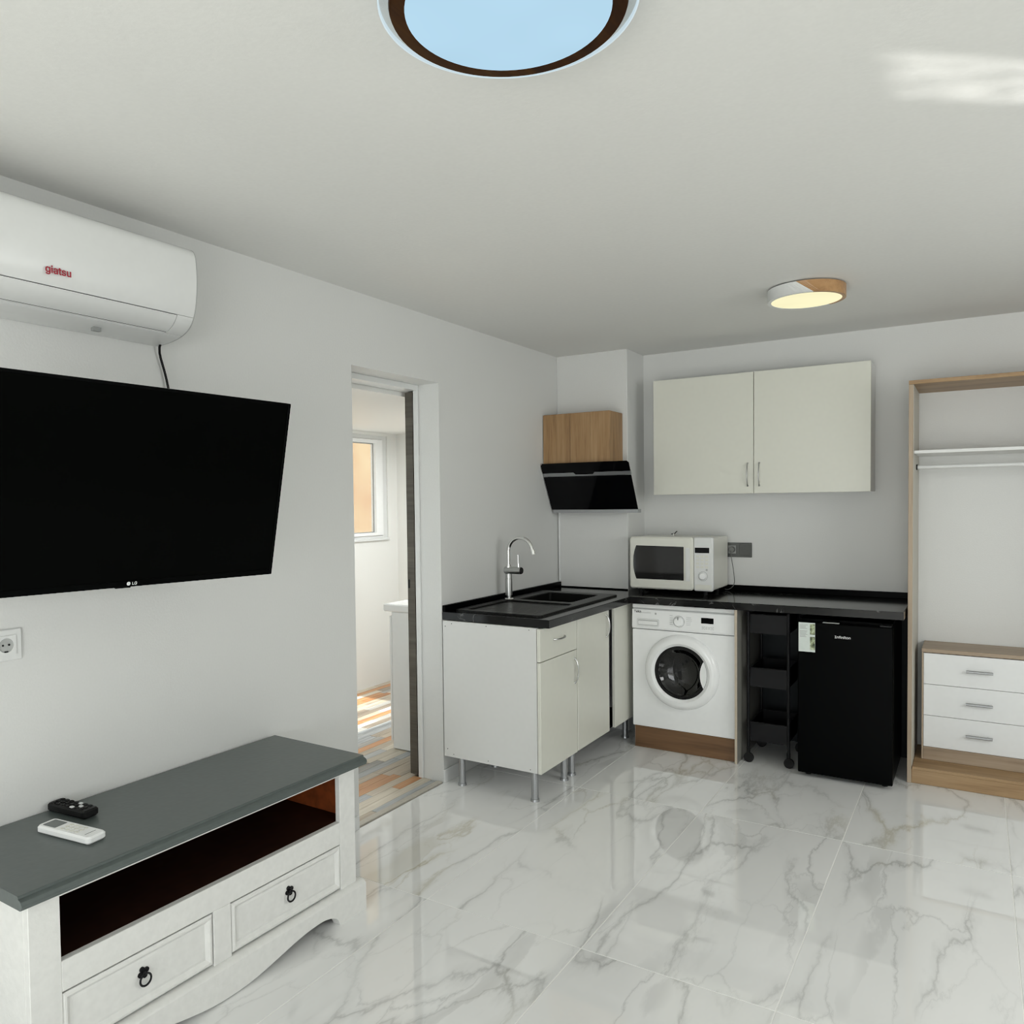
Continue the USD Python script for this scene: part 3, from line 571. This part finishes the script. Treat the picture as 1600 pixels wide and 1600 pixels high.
# --- base units along the left wall
XD = .5895
def bow(p, q, out, r=.0038, rise=.022):
    p, q, out = map(lambda a: np.array(a, float), (p, q, out)); L_ = q - p
    pts = [p + L_ * t + out * (rise * math.sin(math.pi * t) ** .55) for t in np.linspace(0, 1, 15)]
    return [tube(pts, [r * (1.5 if k in (0, 14) else 1) for k in range(15)], 8)]
def leg_mesh(x, y, h):
    return [cyl((x, y, .012), (x, y, h), .0175, 20), cyl((x, y, 0), (x, y, .012), .023, 20, r2=.021)]
CB = .150
u = thing('base_cabinet', 'white kitchen base unit with a drawer over its door', 'cabinet', (.3, -1.46, 0))
obj('carcass', [box(.02, XD - .020, -1.6754 + .0, -1.6574, CB, ZU - .001), box(.02, XD - .020, -1.278, -1.262, CB, ZU - .001), box(.02, XD - .020, -1.657, -1.279, CB, CB + .016), box(.02, .03, -1.657, -1.279, CB + .016, ZU - .001), box(.03, XD - .020, -1.657, -1.279, .69, .70)], 'white_laminate', u, smooth=False)
dr1 = obj('drawer', box(XD - .018, XD, -1.674, -1.262, .6965, ZU - .004, .0015), 'cream_laminate', u, smooth=False)
obj('handle', bow((XD, -1.530, .786), (XD, -1.408, .786), (1, 0, 0)), 'brushed_steel', dr1)
do1 = obj('door', box(XD - .018, XD, -1.674, -1.262, CB - .002, .6925, .0015), 'cream_laminate', u, smooth=False)
obj('handle', bow((XD, -1.292, .520), (XD, -1.292, .652), (1, 0, 0)), 'brushed_steel', do1)
for x, y in ((.535, -1.640), (.105, -1.640), (.530, -1.305), (.105, -1.305)):
    obj('leg', leg_mesh(x, y, CB), 'satin_aluminium', u)
for x, z in ((.035, .832), (.075, .848), (.285, .850), (.530, .850), (.040, .190), (.078, .166), (.288, .166), (.530, .164)):
    obj('screw', cyl((x, -1.6754, z), (x, -1.6762, z), .0028, 10), 'grey_print', u)
u = thing('base_cabinet', 'white kitchen sink base unit with a single door', 'cabinet', (.3, -1.04, 0))
obj('carcass', [box(.03, XD - .020, -1.260, -1.244, CB, .725), box(.03, XD - .020, -.852, -.836, CB, .725), box(.03, XD - .020, -1.243, -.853, CB, CB + .016)], 'white_laminate', u, smooth=False)
do2 = obj('door', box(XD - .017, XD + .001, -1.256, -.836, CB + .001, ZU - .004, .0015), 'cream_laminate', u, smooth=False)
obj('handle', bow((XD + .001, -.878, .700), (XD + .001, -.878, .826), (1, 0, 0)), 'brushed_steel', do2)
for x, y in ((.530, -1.215), (.105, -1.215), (.105, -.880)):
    obj('leg', leg_mesh(x, y, CB), 'satin_aluminium', u)
u = thing('base_cabinet', 'white corner filler unit between the sink unit and washing machine', 'cabinet', (.3, -.65, 0))
obj('carcass', [box(.03, XD - .070, -.832, -.816, CB, .725), box(XD - .069, XD - .020, -.832, -.816, CB, ZU - .001), box(.03, XD - .020, -.815, -.40, CB, CB + .016)], 'black_satin', u, smooth=False)
obj('door', box(XD - .016, XD + .002, -.757, -.40, CB, ZU - .004, .0015), 'cream_laminate', u, smooth=False)
for x, y in ((.525, -.44), (.105, -.44)):
    obj('leg', leg_mesh(x, y, CB), 'satin_aluminium', u)
# --- cooker hood and its oak duct box
hd = thing('cooker_hood', 'black glass angled cooker hood on the corner wall', 'cooker hood', (.3, -.4, 1.40))
A = np.array([-.540, 1.712]); B = np.array([-.385, 1.420])     # y, z of the top and bottom of the glass
dn = (B - A) / np.linalg.norm(B - A); nrm = np.array([dn[1], -dn[0]]); nrm = nrm if nrm[0] < 0 else -nrm
def hood_slab(s0, s1, x0, x1, o0, o1):
    p = [A + dn * s0 + nrm * o0, A + dn * s1 + nrm * o0, A + dn * s1 + nrm * o1, A + dn * s0 + nrm * o1]
    return prof_x([tuple(q) for q in p], x0, x1)
HX0, HX1 = .005, .598
GL = np.linalg.norm(B - A)
def hood_flat(poly, o0, th):
    """polygon drawn on the glass: x across, s down from its top edge"""
    q = ext(poly, th); M = np.eye(4); M[:3, 0] = (1, 0, 0); M[:3, 1] = (0, dn[0], dn[1]); M[:3, 2] = (0, nrm[0], nrm[1])
    p = A + nrm * o0; M[:3, 3] = (0, p[0], p[1]); q.apply_transform(M)
    if np.linalg.det(M[:3, :3]) < 0: q.invert()
    return q
obj('upper_glass', hood_flat(sg.Polygon([(HX0 + .012, 0), (HX1 - .012, 0), (HX1, .012), (HX1, .066), (.365, .066), (.352, .080), (.235, .080), (.222, .066), (HX0, .066), (HX0, .012)]), 0, .006), 'black_glass', hd, smooth=False)
obj('light_strip', hood_flat(sg.box(HX0 + .003, .0665, HX1 - .001, .094), -.012, .012), 'satin_aluminium', hd, smooth=False, label='silver aluminium strip across the black glass')
obj('lower_glass', hood_flat(sg.box(HX0 + .002, .095, HX1, GL), 0, .006), 'black_glass', hd, smooth=False)
obj('lower_edge', prof_x([(B[0] - .003, B[1] - .002), (B[0] + .05, B[1] - .002), (B[0] + .05, B[1] - .024), (B[0] - .003, B[1] - .024)], HX0 + .01, HX1), 'satin_aluminium', hd, smooth=False)
body = [tuple(A + dn * .03 - nrm * .013), tuple(A + dn * (GL - .01) - nrm * .013), (B[0] + .03, B[1] + .0), (COLY - .002, 1.47), (COLY - .002, 1.712), (A[0] + .04, 1.712)]
obj('body', prof_x(body, HX0 + .02, HX1 - .12), 'black_satin', hd, smooth=False)
db = thing('duct_box', 'oak-look duct box standing on top of the cooker hood', 'duct cover', (.23, -.4, 1.7135))
obj('core', box(.008, .456, -.494, COLY - .002, 1.714, 2.022), 'gap_dark', db, smooth=False)
for a_, b__ in ((.004, .098), (.0985, .196), (.1965, .335), (.3355, .462)):
    obj('board', box(a_, b__, -.500, -.4945, 1.7135, 2.024, .0008), 'oak_z', db, smooth=False)
for a_, b__ in ((-.494, -.452), (-.4515, -.412), (-.4115, COLY - .003)):
    obj('board', box(.4565, .462, a_, b__, 1.7135, 2.024, .0008), 'oak_z', db, smooth=False)
obj('lid', box(.008, .456, -.494, COLY - .003, 2.0221, 2.026, .0008), 'oak_x', db, smooth=False)

# --- washing machine
wm = thing('washing_machine', 'white front-loading washing machine under the worktop', 'washing machine', (.93, -.3, 0))
WX0, WX1, WY = .628, 1.226, -.565
obj('control_panel', prof_x([(WY + .014, .712), (WY - .006, .712), (WY - .010, .722), (WY - .006, .825), (WY + .014, .832)], WX0, WX1), 'white_gloss', wm, smooth=False)
obj('top_edge', box(WX0, WX1, WY - .003, -.06, .834, .8585, .003), 'white_gloss', wm, smooth=False)
dc = (.924, .4735); DR = .2185
def face(poly, th, y):
    return put(ext(poly, th), FACE_Y, (0, y, 0))
mouth = sg.Point(*dc).buffer(.152, 40)
obj('body', [face(sg.box(WX0 + .002, .012, WX1 - .002, .832).difference(mouth), .20, -.345), box(WX0 + .002, WX1 - .002, -.344, -.06, .012, .832)], 'white_plastic', wm, smooth=40)
obj('front_panel', face(sg.box(WX0, .128, WX1, .7065).buffer(-.004).buffer(.004).difference(mouth), .019, WY + .019), 'white_gloss', wm, smooth=40)
def lathe_face(profile, n=72):
    """(r, out): out grows towards -y, centred on the door"""
    q = lathe(profile, n); return put(q, FACE_Y, (dc[0], WY, dc[1]))
dd = obj('door', lathe_face([(.150, .004), (.155, .022), (.170, .034), (.190, .034), (.206, .027), (.215, .014), (DR, .002), (DR, -.002), (.150, -.002), (.150, .004)]), 'white_gloss', wm)
disc = sg.Point(0, 0).buffer(.1535, 48); bite = sg.Point(.272, .0).buffer(.158, 48)
grip = disc.intersection(bite)
g_ = put(ext(grip, .030), FACE_Y, (dc[0], WY + .002, dc[1])); obj('grip', g_, 'white_gloss', dd, smooth=40)
glass_shape = disc.difference(bite)
obj('door_seal', put(ext(glass_shape.difference(sg.Point(0, 0).buffer(.138, 48).difference(bite.buffer(.012))), .014), FACE_Y, (dc[0], WY - .006, dc[1])), 'black_plastic', dd)
obj('door_glass', put(lathe([(0, -.035), (.045, -.034), (.085, -.028), (.112, -.014), (.130, .006), (.139, .010)], 60), FACE_Y, (dc[0] - .004, WY, dc[1])), 'drum_glass', dd)
obj('drum', put(lathe([(.150, .0), (.140, -.02), (.132, -.012), (.124, -.03), (.118, -.10), (.105, -.16), (.06, -.18), (0, -.185)], 60), FACE_Y, (dc[0], WY + .0005, dc[1])), 'drum_grey', wm)
dsp = obj('detergent_drawer', rbox(.660, .792, WY - .0125, WY - .005, .727, .772, .006, 'y'), 'white_plastic', wm)
obj('drawer_recess', [rbox(.668, .786, WY - .0135, WY - .010, .735, .764, .004, 'y')], 'grey_plastic', dsp)
obj('drawer_grip', [rbox(.669, .785, WY - .0150, WY - .012, .738, .760, .004, 'y')], 'white_gloss', dsp)
kn = obj('programme_knob', put(lathe([(0, .020), (.022, .020), (.026, .016), (.029, .002), (.029, 0), (0, 0)], 40), FACE_Y, (.912, WY - .008, .7685)), 'white_gloss', wm)
obj('pointer', box(.910, .914, WY - .0295, WY - .027, .780, .796), 'dark_print', kn, smooth=False)
obj('dial_ring', put(ext(sg.Point(0, 0).buffer(.0335, 32).difference(sg.Point(0, 0).buffer(.0315, 32)), .001), FACE_Y, (.912, WY - .0085, .7685)), 'grey_plastic', wm, smooth=False)
obj('display', box(1.041, 1.111, WY - .0095, WY - .007, .768, .800, .001), 'black_glass', wm, smooth=False)
mk = [text('Teka', .014, FACE_Y, (.640, WY - .0075, .806), .0006, True, False)]
obj('logo', mk, 'dark_print', wm, smooth=False)
fine = [box(.672, .745, WY - .0088, WY - .0078, .8065, .8085), box(.768, .778, WY - .0092, WY - .0078, .800, .810)]
for k in range(5):
    fine += [box(.955, .955 + rng.uniform(.022, .034), WY - .0094, WY - .0080, .795 - k * .0105, .7965 - k * .0105), box(.858, .858 + rng.uniform(.016, .024), WY - .0094, WY - .0080, .800 - k * .013, .8015 - k * .013)]
for k in range(6):
    fine += [box(1.045 + k * .012, 1.053 + k * .012, WY - .0102, WY - .0086, .748, .7495), box(1.046 + k * .012, 1.052 + k * .012, WY - .0102, WY - .0086, .735, .7365)]
obj('panel_print', fine, 'grey_plastic', wm, smooth=False, kind='stuff')
for k in range(4):
    obj('button', rbox(1.048 + k * .017, 1.058 + k * .017, WY - .0115, WY - .006, .738, .7455, .002, 'y'), 'white_plastic', wm)
obj('plinth_board', box(.640, 1.232, -.568, -.552, .001, .1265, .001), 'walnut_x', None, smooth=False, label='brown walnut-look plinth board under the washing machine', cat='plinth')
sb = thing('side_board', 'upright support board right of the washing machine with shade put into its colour', 'panel', (1.24, -.3, 0))
obj('panel', box(1.2335, 1.2475, -.5985, -.03, .001, ZU - .001, .001), 'board_shaded', sb, smooth=False)
obj('edge_band', box(1.2335, 1.2475, -.600, -.5987, .001, ZU - .001), 'edge_beige', sb, smooth=False, label='pale beige front edge')

# --- microwave
MX0, MX1, MY, MZ0, MZ1 = .538, 1.052, -.372, .928, 1.248
mw = thing('microwave', 'ivory white microwave oven standing on the black worktop', 'microwave', (.8, -.2, ZC))
obj('cabinet', box(MX0 + .004, MX1 - .002, MY + .022, -.035, MZ0 + .004, MZ1 - .004, .006), 'ivory_plastic', mw, smooth=False)
XS = .9385
dm = obj('door', rbox(MX0, XS - .001, MY - .010, MY + .0225, MZ0, MZ1, .018, 'y', soft=.008), 'ivory_plastic', mw)
a = [(.583 + .018 - .018 * math.cos((t - .5) * 2.2) + .0, .985 + .215 * t) for t in np.linspace(0, 1, 15)]
curve = [(.563 + .020 * (abs(2 * t - 1) ** 2.2), .988 + .206 * t) for t in np.linspace(0, 1, 17)]
obj('door_window', face(sg.Polygon([(.880, .988), (.880, 1.190)] + curve[::-1]), .002, MY - .0095), 'oven_glass', dm, smooth=False)
obj('door_handle', rbox(.894, .918, MY - .017, MY - .0095, .985, 1.185, .004, 'y'), 'white_plastic', dm)
cp = obj('control_panel', rbox(XS + .001, MX1 + .002, MY - .008, MY + .0225, MZ0, MZ1, .012, 'y', soft=.006), 'white_plastic', mw)
obj('display', box(.948, 1.032, MY - .0095, MY - .0075, 1.156, 1.187), 'black_glass', cp, smooth=False)
for i in range(3):
    for j in range(4):
        obj('button', rbox(.955 + i * .026, .975 + i * .026, MY - .0095, MY - .0075, 1.128 - j * .021, 1.142 - j * .021, .004, 'y'), 'ivory_plastic', cp)
obj('indicator', box(1.012, 1.023, MY - .0095, MY - .0075, 1.050, 1.062), 'grey_plastic', cp, smooth=False)
obj('dial', put(lathe([(0, .014), (.017, .014), (.020, .010), (.021, 0), (0, 0)], 32), FACE_Y, (.995, MY - .008, 1.018)), 'white_gloss', cp)
obj('dial_ring', put(ext(sg.Point(0, 0).buffer(.0285, 32).difference(sg.Point(0, 0).buffer(.026, 32)), .001), FACE_Y, (.995, MY - .008, 1.018)), 'grey_plastic', cp, smooth=False)
obj('door_button', rbox(.950, 1.045, MY - .011, MY - .007, .938, .968, .006, 'y'), 'ivory_plastic', cp)
for x in (MX0 + .05, MX1 - .06):
    for y in (MY + .05, -.07):
        obj('foot', cyl((x, y, ZC), (x, y, MZ0 + .006), .014, 12), 'black_rubber', mw)
# trinket on top of the microwave
q = thing('small_hook', 'tiny dark metal hook lying on top of the microwave', 'hook', (.735, -.12, MZ1 - .004))
cc = np.array([.735, -.12, MZ1 - .004])
obj('stem', tube(spline([cc + (-.018, 0, .010), cc + (-.006, 0, .012), cc + (.004, 0, .014), cc + (.012, 0, .022), cc + (.020, 0, .028)], 14), .0026, 8), 'black_metal', q)
obj('clip', [tube(spline([cc + (.002, -.002, .012), cc + (.010, -.002, .004), cc + (.014, -.002, .003)], 8), .003, 8), cyl(cc + (-.001, -.004, 0), cc + (-.001, -.004, .013), .0045, 10)], 'chrome', q)
# grey three-gang plate and the microwave lead
pt = thing('socket_plate', 'dark grey socket plate on the wall right of the microwave', 'socket', (1.04, 0, 1.11))
obj('plate', box(.895, 1.188, -.009, -.0005, 1.110, 1.2005, .002), 'plate_grey', pt, smooth=False)
obj('socket_insert', face(sg.box(1.046, 1.128, 1.092, 1.174).buffer(-.004).buffer(.004).difference(sg.Point(1.066, 1.155).buffer(.019, 24)) if False else sg.box(1.045, 1.132, 1.093, 1.182).difference(sg.Point(1.069, 1.157).buffer(.020, 24)), .002, -.0085), 'seam_grey', pt, smooth=False)
obj('switch', box(1.115, 1.180, -.0125, -.009, 1.122, 1.190, .002), 'plate_grey', pt, smooth=False)
pg = spline([(1.069, -.030, 1.155), (1.075, -.050, 1.11), (1.086, -.055, 1.05), (1.092, -.050, .99), (1.088, -.045, .94), (1.06, -.040, .912), (1.03, -.030, .909)], 40)
obj('microwave_lead', [cyl((1.069, -.010, 1.157), (1.069, -.034, 1.157), .0175, 20), tube(pg, .0024, 8)], 'cable_grey', None, label='thin grey lead looping from the socket plate behind the microwave', cat='cable')

# --- wall cupboard
DU = .2282
wc = thing('wall_cupboard', 'cream white double wall cupboard above the worktop', 'cupboard', (1.25, -.1, 1.505))
UX0, UX1, UZ0, UZ1, UM = .6414, 1.8693, 1.505, 2.2178, 1.2510
obj('carcass', [box(UX0 + .001, UX1 - .001, -DU + .019, -.001, UZ0 + .001, UZ1 - .001, .001)], 'white_laminate', wc, smooth=False)
d1 = obj('door', box(UX0, UM - .0015, -DU, -DU + .018, UZ0, UZ1, .0015), 'cream_laminate', wc, smooth=False)
d2 = obj('door', box(UM + .0015, UX1, -DU, -DU + .018, UZ0, UZ1, .0015), 'cream_laminate', wc, smooth=False)
obj('handle', bow((1.2165, -DU, 1.549), (1.2165, -DU, 1.684), (0, -1, 0)), 'brushed_steel', d1)
obj('handle', bow((1.2825, -DU, 1.549), (1.2825, -DU, 1.684), (0, -1, 0)), 'brushed_steel', d2)

# --- trolley
tr = thing('trolley', 'black three-tier metal storage trolley on castors', 'trolley', (1.395, -.37, 0))
TX = (1.287, 1.500); TY = (-.515, -.20)
for x in TX:
    for y in TY:
        obj('post', [cyl((x, y, .075), (x, y, .845), .0085, 10)], 'black_metal', tr)
for x in TX:
    for y in TY:
        cs = obj('castor', [cyl((x, y, .05), (x, y, .08), .010, 10)], 'black_plastic', tr)
        obj('wheel', [cyl((x + .004, y - .006 - .008, .0265), (x + .004, y - .006 + .008, .0265), .0265, 22)], 'black_rubber', cs)
for z in (.118, .425, .725):
    x0, x1, y0_, y1_, h = TX[0] + .009, TX[1] - .009, TY[0] + .008, TY[1] - .008, .105
    obj('basket', [box(x0, x1, y0_, y0_ + .004, z, z + h), box(x0, x1, y1_ - .004, y1_, z, z + h), box(x0, x0 + .004, y0_ + .004, y1_ - .004, z, z + h), box(x1 - .004, x1, y0_ + .004, y1_ - .004, z, z + h), box(x0 + .004, x1 - .004, y0_ + .004, y1_ - .004, z, z + .004),
                   tube([(x0, y0_, z + h), (x1, y0_, z + h), (x1, y1_, z + h), (x0, y1_, z + h), (x0, y0_ + .001, z + h)], .004, 6)], 'black_metal', tr, smooth=False)

# --- fridge
fr = thing('mini_fridge', 'black under-counter fridge between the trolley and wardrobe', 'fridge', (1.79, -.3, 0))
FX0, FX1, FYF = 1.5668, 2.0126, -.622
obj('cabinet', box(FX0 + .002, FX1 - .002, FYF + .05, -.06, .022, .838, .004), 'black_satin', fr, smooth=False)
dfr = obj('door', box(FX0, FX1, FYF, FYF + .045, .024, .822, .004), 'black_satin', fr, smooth=False)
obj('gasket', box(FX0 + .01, FX1 - .01, FYF + .045, FYF + .05, .03, .815), 'black_rubber', fr, smooth=False)
obj('hinge', [box(FX1 - .06, FX1 - .008, FYF + .005, FYF + .05, .8225, .829, .001)], 'black_plastic', fr, smooth=False)
obj('top_grip', box(FX0 + .12, FX0 + .20, FYF + .003, FYF + .02, .8222, .828, .002), 'seam_grey', dfr, smooth=False)
obj('logo', text('Infiniton', .0125, FACE_Y, (1.783, FYF - .0001, .756), .0006, True, squash=1.12), 'silver_print', dfr, smooth=False)
for x in (FX0 + .04, FX1 - .04):
    for y in (FYF + .07, -.1):
        obj('foot', cyl((x, y, 0), (x, y, .0225), .014, 12), 'black_plastic', fr)
sx0, sx1, sz0, sz1 = 1.571, 1.652, .667, .821
obj('sticker', box(sx0, sx1, FYF - .0008, FYF - .0001, sz0, sz1), 'sticker_paper', dfr, smooth=False, label='white printed information sticker')
tx = []
for k in range(11):
    if k in (4,): continue
    zz = sz1 - .012 - k * .0062
    tx.append(box(sx0 + .006, sx0 + .006 + rng.uniform(.028, .044), FYF - .0012, FYF - .0007, zz - .0028, zz))
obj('sticker_text', tx, 'grey_plastic', dfr, smooth=False, kind='stuff')
obj('sticker_picture', [box(sx0 + .056, sx1 - .001, FYF - .0012, FYF - .0007, sz1 - .062, sz1 - .006), box(sx0 + .056, sx1 - .001, FYF - .0012, FYF - .0007, sz0 + .012, sz0 + .080)], 'sticker_print', dfr, smooth=False)

# ================================================================== WARDROBE
WR1 = 3.07; WZ = 2.063; WD = -.4413; TH = .020
wa = thing('wardrobe', 'open oak-look wardrobe frame with a shelf and rail', 'wardrobe', (2.56, -.22, 0))
obj('side_panel', box(XWD, XWD + TH, WD, -.002, .001, WZ - TH, .001), 'oak_pale_z', wa, smooth=False)
obj('side_panel', box(WR1 - TH, WR1, WD, -.002, .001, WZ - TH, .001), 'oak_pale_z', wa, smooth=False)
obj('inner_lining', box(XWD + TH + .0003, XWD + TH + .0022, WD + .004, -.009, .088, WZ - TH), 'lining_beige', wa, smooth=False)
obj('top_panel', box(XWD, WR1, WD, -.002, WZ - TH + .0005, WZ, .001), 'oak_x', wa, smooth=False)
obj('bottom_panel', box(XWD + TH + .0025, WR1 - TH - .0005, WD + .006, -.008, .072, .086, .001), 'oak_x', wa, smooth=False)
obj('plinth', box(XWD + TH + .0005, WR1 - TH - .0005, WD + .006, WD + .022, .001, .0715, .001), 'oak_x', wa, smooth=False)
obj('back_panel', box(XWD + TH + .0025, WR1 - TH - .0005, -.008, -.003, .087, WZ - TH), 'wall_paint', wa, smooth=False)
obj('shelf', box(XWD + TH + .0025, WR1 - TH - .0005, WD + .03, -.009, 1.6935, 1.7095, .001), 'white_laminate', wa, smooth=False, label='thin white shelf')
rl = obj('hanging_rail', [cyl((XWD + TH + .004, -.225, 1.630), (WR1 - TH - .004, -.225, 1.630), .0105, 20)], 'white_plastic', wa, label='white hanging rail')
for x in (XWD + TH + .0005, WR1 - TH - .0085):
    obj('rail_bracket', [cyl((x, -.225, 1.630), (x + .008, -.225, 1.630), .015, 16)], 'black_plastic', rl)
# chest of drawers standing inside
ch = thing('chest_of_drawers', 'white drawer chest with oak frame standing inside the wardrobe', 'chest of drawers', (2.5, -.15, .0865))
KX0, KX1, KY = 2.1195, 2.965, -.276
z0 = .0868
obj('side', box(KX0, KX0 + .008, KY + .0, -.02, z0, .655, .001), 'oak_pale_z', ch, smooth=False)
obj('side', box(KX1 - .008, KX1, KY + .0, -.02, z0, .655, .001), 'oak_pale_z', ch, smooth=False)
obj('top', box(KX0 - .001, KX1 + .001, KY - .006, -.012, .6555, .675, .001), 'oak_pale_x', ch, smooth=False)
obj('plinth', box(KX0 + .0085, KX1 - .0085, KY + .001, KY + .016, z0, .1545, .001), 'oak_pale_x', ch, smooth=False)
obj('back', box(KX0 + .0085, KX1 - .0085, -.026, -.020, z0, .655), 'white_laminate', ch, smooth=False)
for a, b, hz in ((.4885, .6515, .5735), (.3235, .4865, .405), (.1565, .3215, .239)):
    q = obj('drawer', [box(KX0 + .009, KX1 - .009, KY - .001, KY + .015, a, b, .001), box(KX0 + .03, KX1 - .03, KY + .016, -.05, a + .02, b - .03)], 'white_panel', ch, smooth=False)
    hx = 2.376 if True else 0
    obj('handle', [rbox(2.318, 2.434, KY - .024, KY - .010, hz - .006, hz + .006, .004, 'x'), box(2.332, 2.342, KY - .011, KY - .001, hz - .004, hz + .004), box(2.410, 2.420, KY - .011, KY - .001, hz - .004, hz + .004)], 'handle_grey', q, smooth=40)

# ================================================================== CEILING LAMPS
def lampmesh(profile, cx, cy, n=72):
    q = lathe(profile, n); q.apply_translation((cx, cy, 0)); return q
LX, LY = 1.640, -3.752
lp = thing('ceiling_lamp', 'round ceiling lamp with dark wood ring and cool white dome', 'ceiling lamp', (LX, LY, H))
obj('base', lampmesh([(0, H - .0005), (.175, H - .0005), (.180, H - .03), (.180, H - .046), (0, H - .046)], LX, LY), 'white_plastic', lp)
obj('clear_rim', lampmesh([(.180, H - .052), (.2335, H - .052), (.2335, H - .060), (.180, H - .060), (.180, H - .052)], LX, LY), 'clear_rim', lp, label='clear acrylic outer rim')
obj('rim_edge', lampmesh([(.2325, H - .0515), (.2350, H - .0515), (.2350, H - .0605), (.2325, H - .0605), (.2325, H - .0515)], LX, LY), 'edge_glow', lp)
obj('wood_ring', lampmesh([(.183, H - .0605), (.214, H - .0605), (.2155, H - .064), (.214, H - .068), (.188, H - .070), (.183, H - .068), (.183, H - .0605)], LX, LY), 'ring_wood', lp, label='dark brown wood-look ring')
obj('diffuser', lampmesh([(0, H - .088), (.06, H - .0868), (.12, H - .083), (.165, H - .0755), (.187, H - .0695), (.187, H - .0600), (0, H - .0600)], LX, LY), 'lamp_glow_cool', lp, label='glowing pale blue-white dome')
QX, QY = 1.700, -1.165
lp = thing('ceiling_lamp', 'small round ceiling lamp in white and oak near the back wall', 'ceiling lamp', (QX, QY, H))
def half_ring(r0, r1, a0, a1, a0b, a1b, z0, z1, n=40):
    """ring sector whose ends lean: angles at the top (a0, a1) and at the bottom (a0b, a1b)"""
    V, F = [], []
    for k in range(n + 1):
        t = k / n
        for r_, z_, aa in ((r0, z1, a0 + (a1 - a0) * t), (r1, z1, a0 + (a1 - a0) * t), (r1, z0, a0b + (a1b - a0b) * t), (r0, z0, a0b + (a1b - a0b) * t)):
            V.append((QX + r_ * math.cos(aa), QY + r_ * math.sin(aa), z_))
    for k in range(n):
        for j in range(4):
            i0, i1 = 4 * k + j, 4 * k + (j + 1) % 4; F += [(i0, i1, i1 + 4), (i0, i1 + 4, i0 + 4)]
    F += [(0, 2, 1), (0, 3, 2), (4 * n, 4 * n + 1, 4 * n + 2), (4 * n, 4 * n + 2, 4 * n + 3)]
    q = trimesh.Trimesh(V, F, process=False); trimesh.repair.fix_normals(q); return q
obj('base', lampmesh([(0, H - .0005), (.150, H - .0005), (.150, H - .008), (0, H - .008)], QX, QY), 'seam_grey', lp)
WA0, WA1, WB0, WB1 = math.radians(-95), math.radians(85), math.radians(-70), math.radians(60)
obj('white_band', half_ring(.149, .165, WA1, WA0 + 2 * math.pi, WB1, WB0 + 2 * math.pi, H - .058, H - .006), 'white_plastic', lp)
obj('oak_band', half_ring(.149, .1652, WA0, WA1, WB0, WB1, H - .058, H - .006), 'lamp_oak', lp, label='oak half of the lamp rim')
obj('diffuser', lampmesh([(0, H - .0575), (.1485, H - .0575), (.1485, H - .012), (0, H - .012)], QX, QY), 'lamp_glow_warm', lp, label='glowing warm white disc')
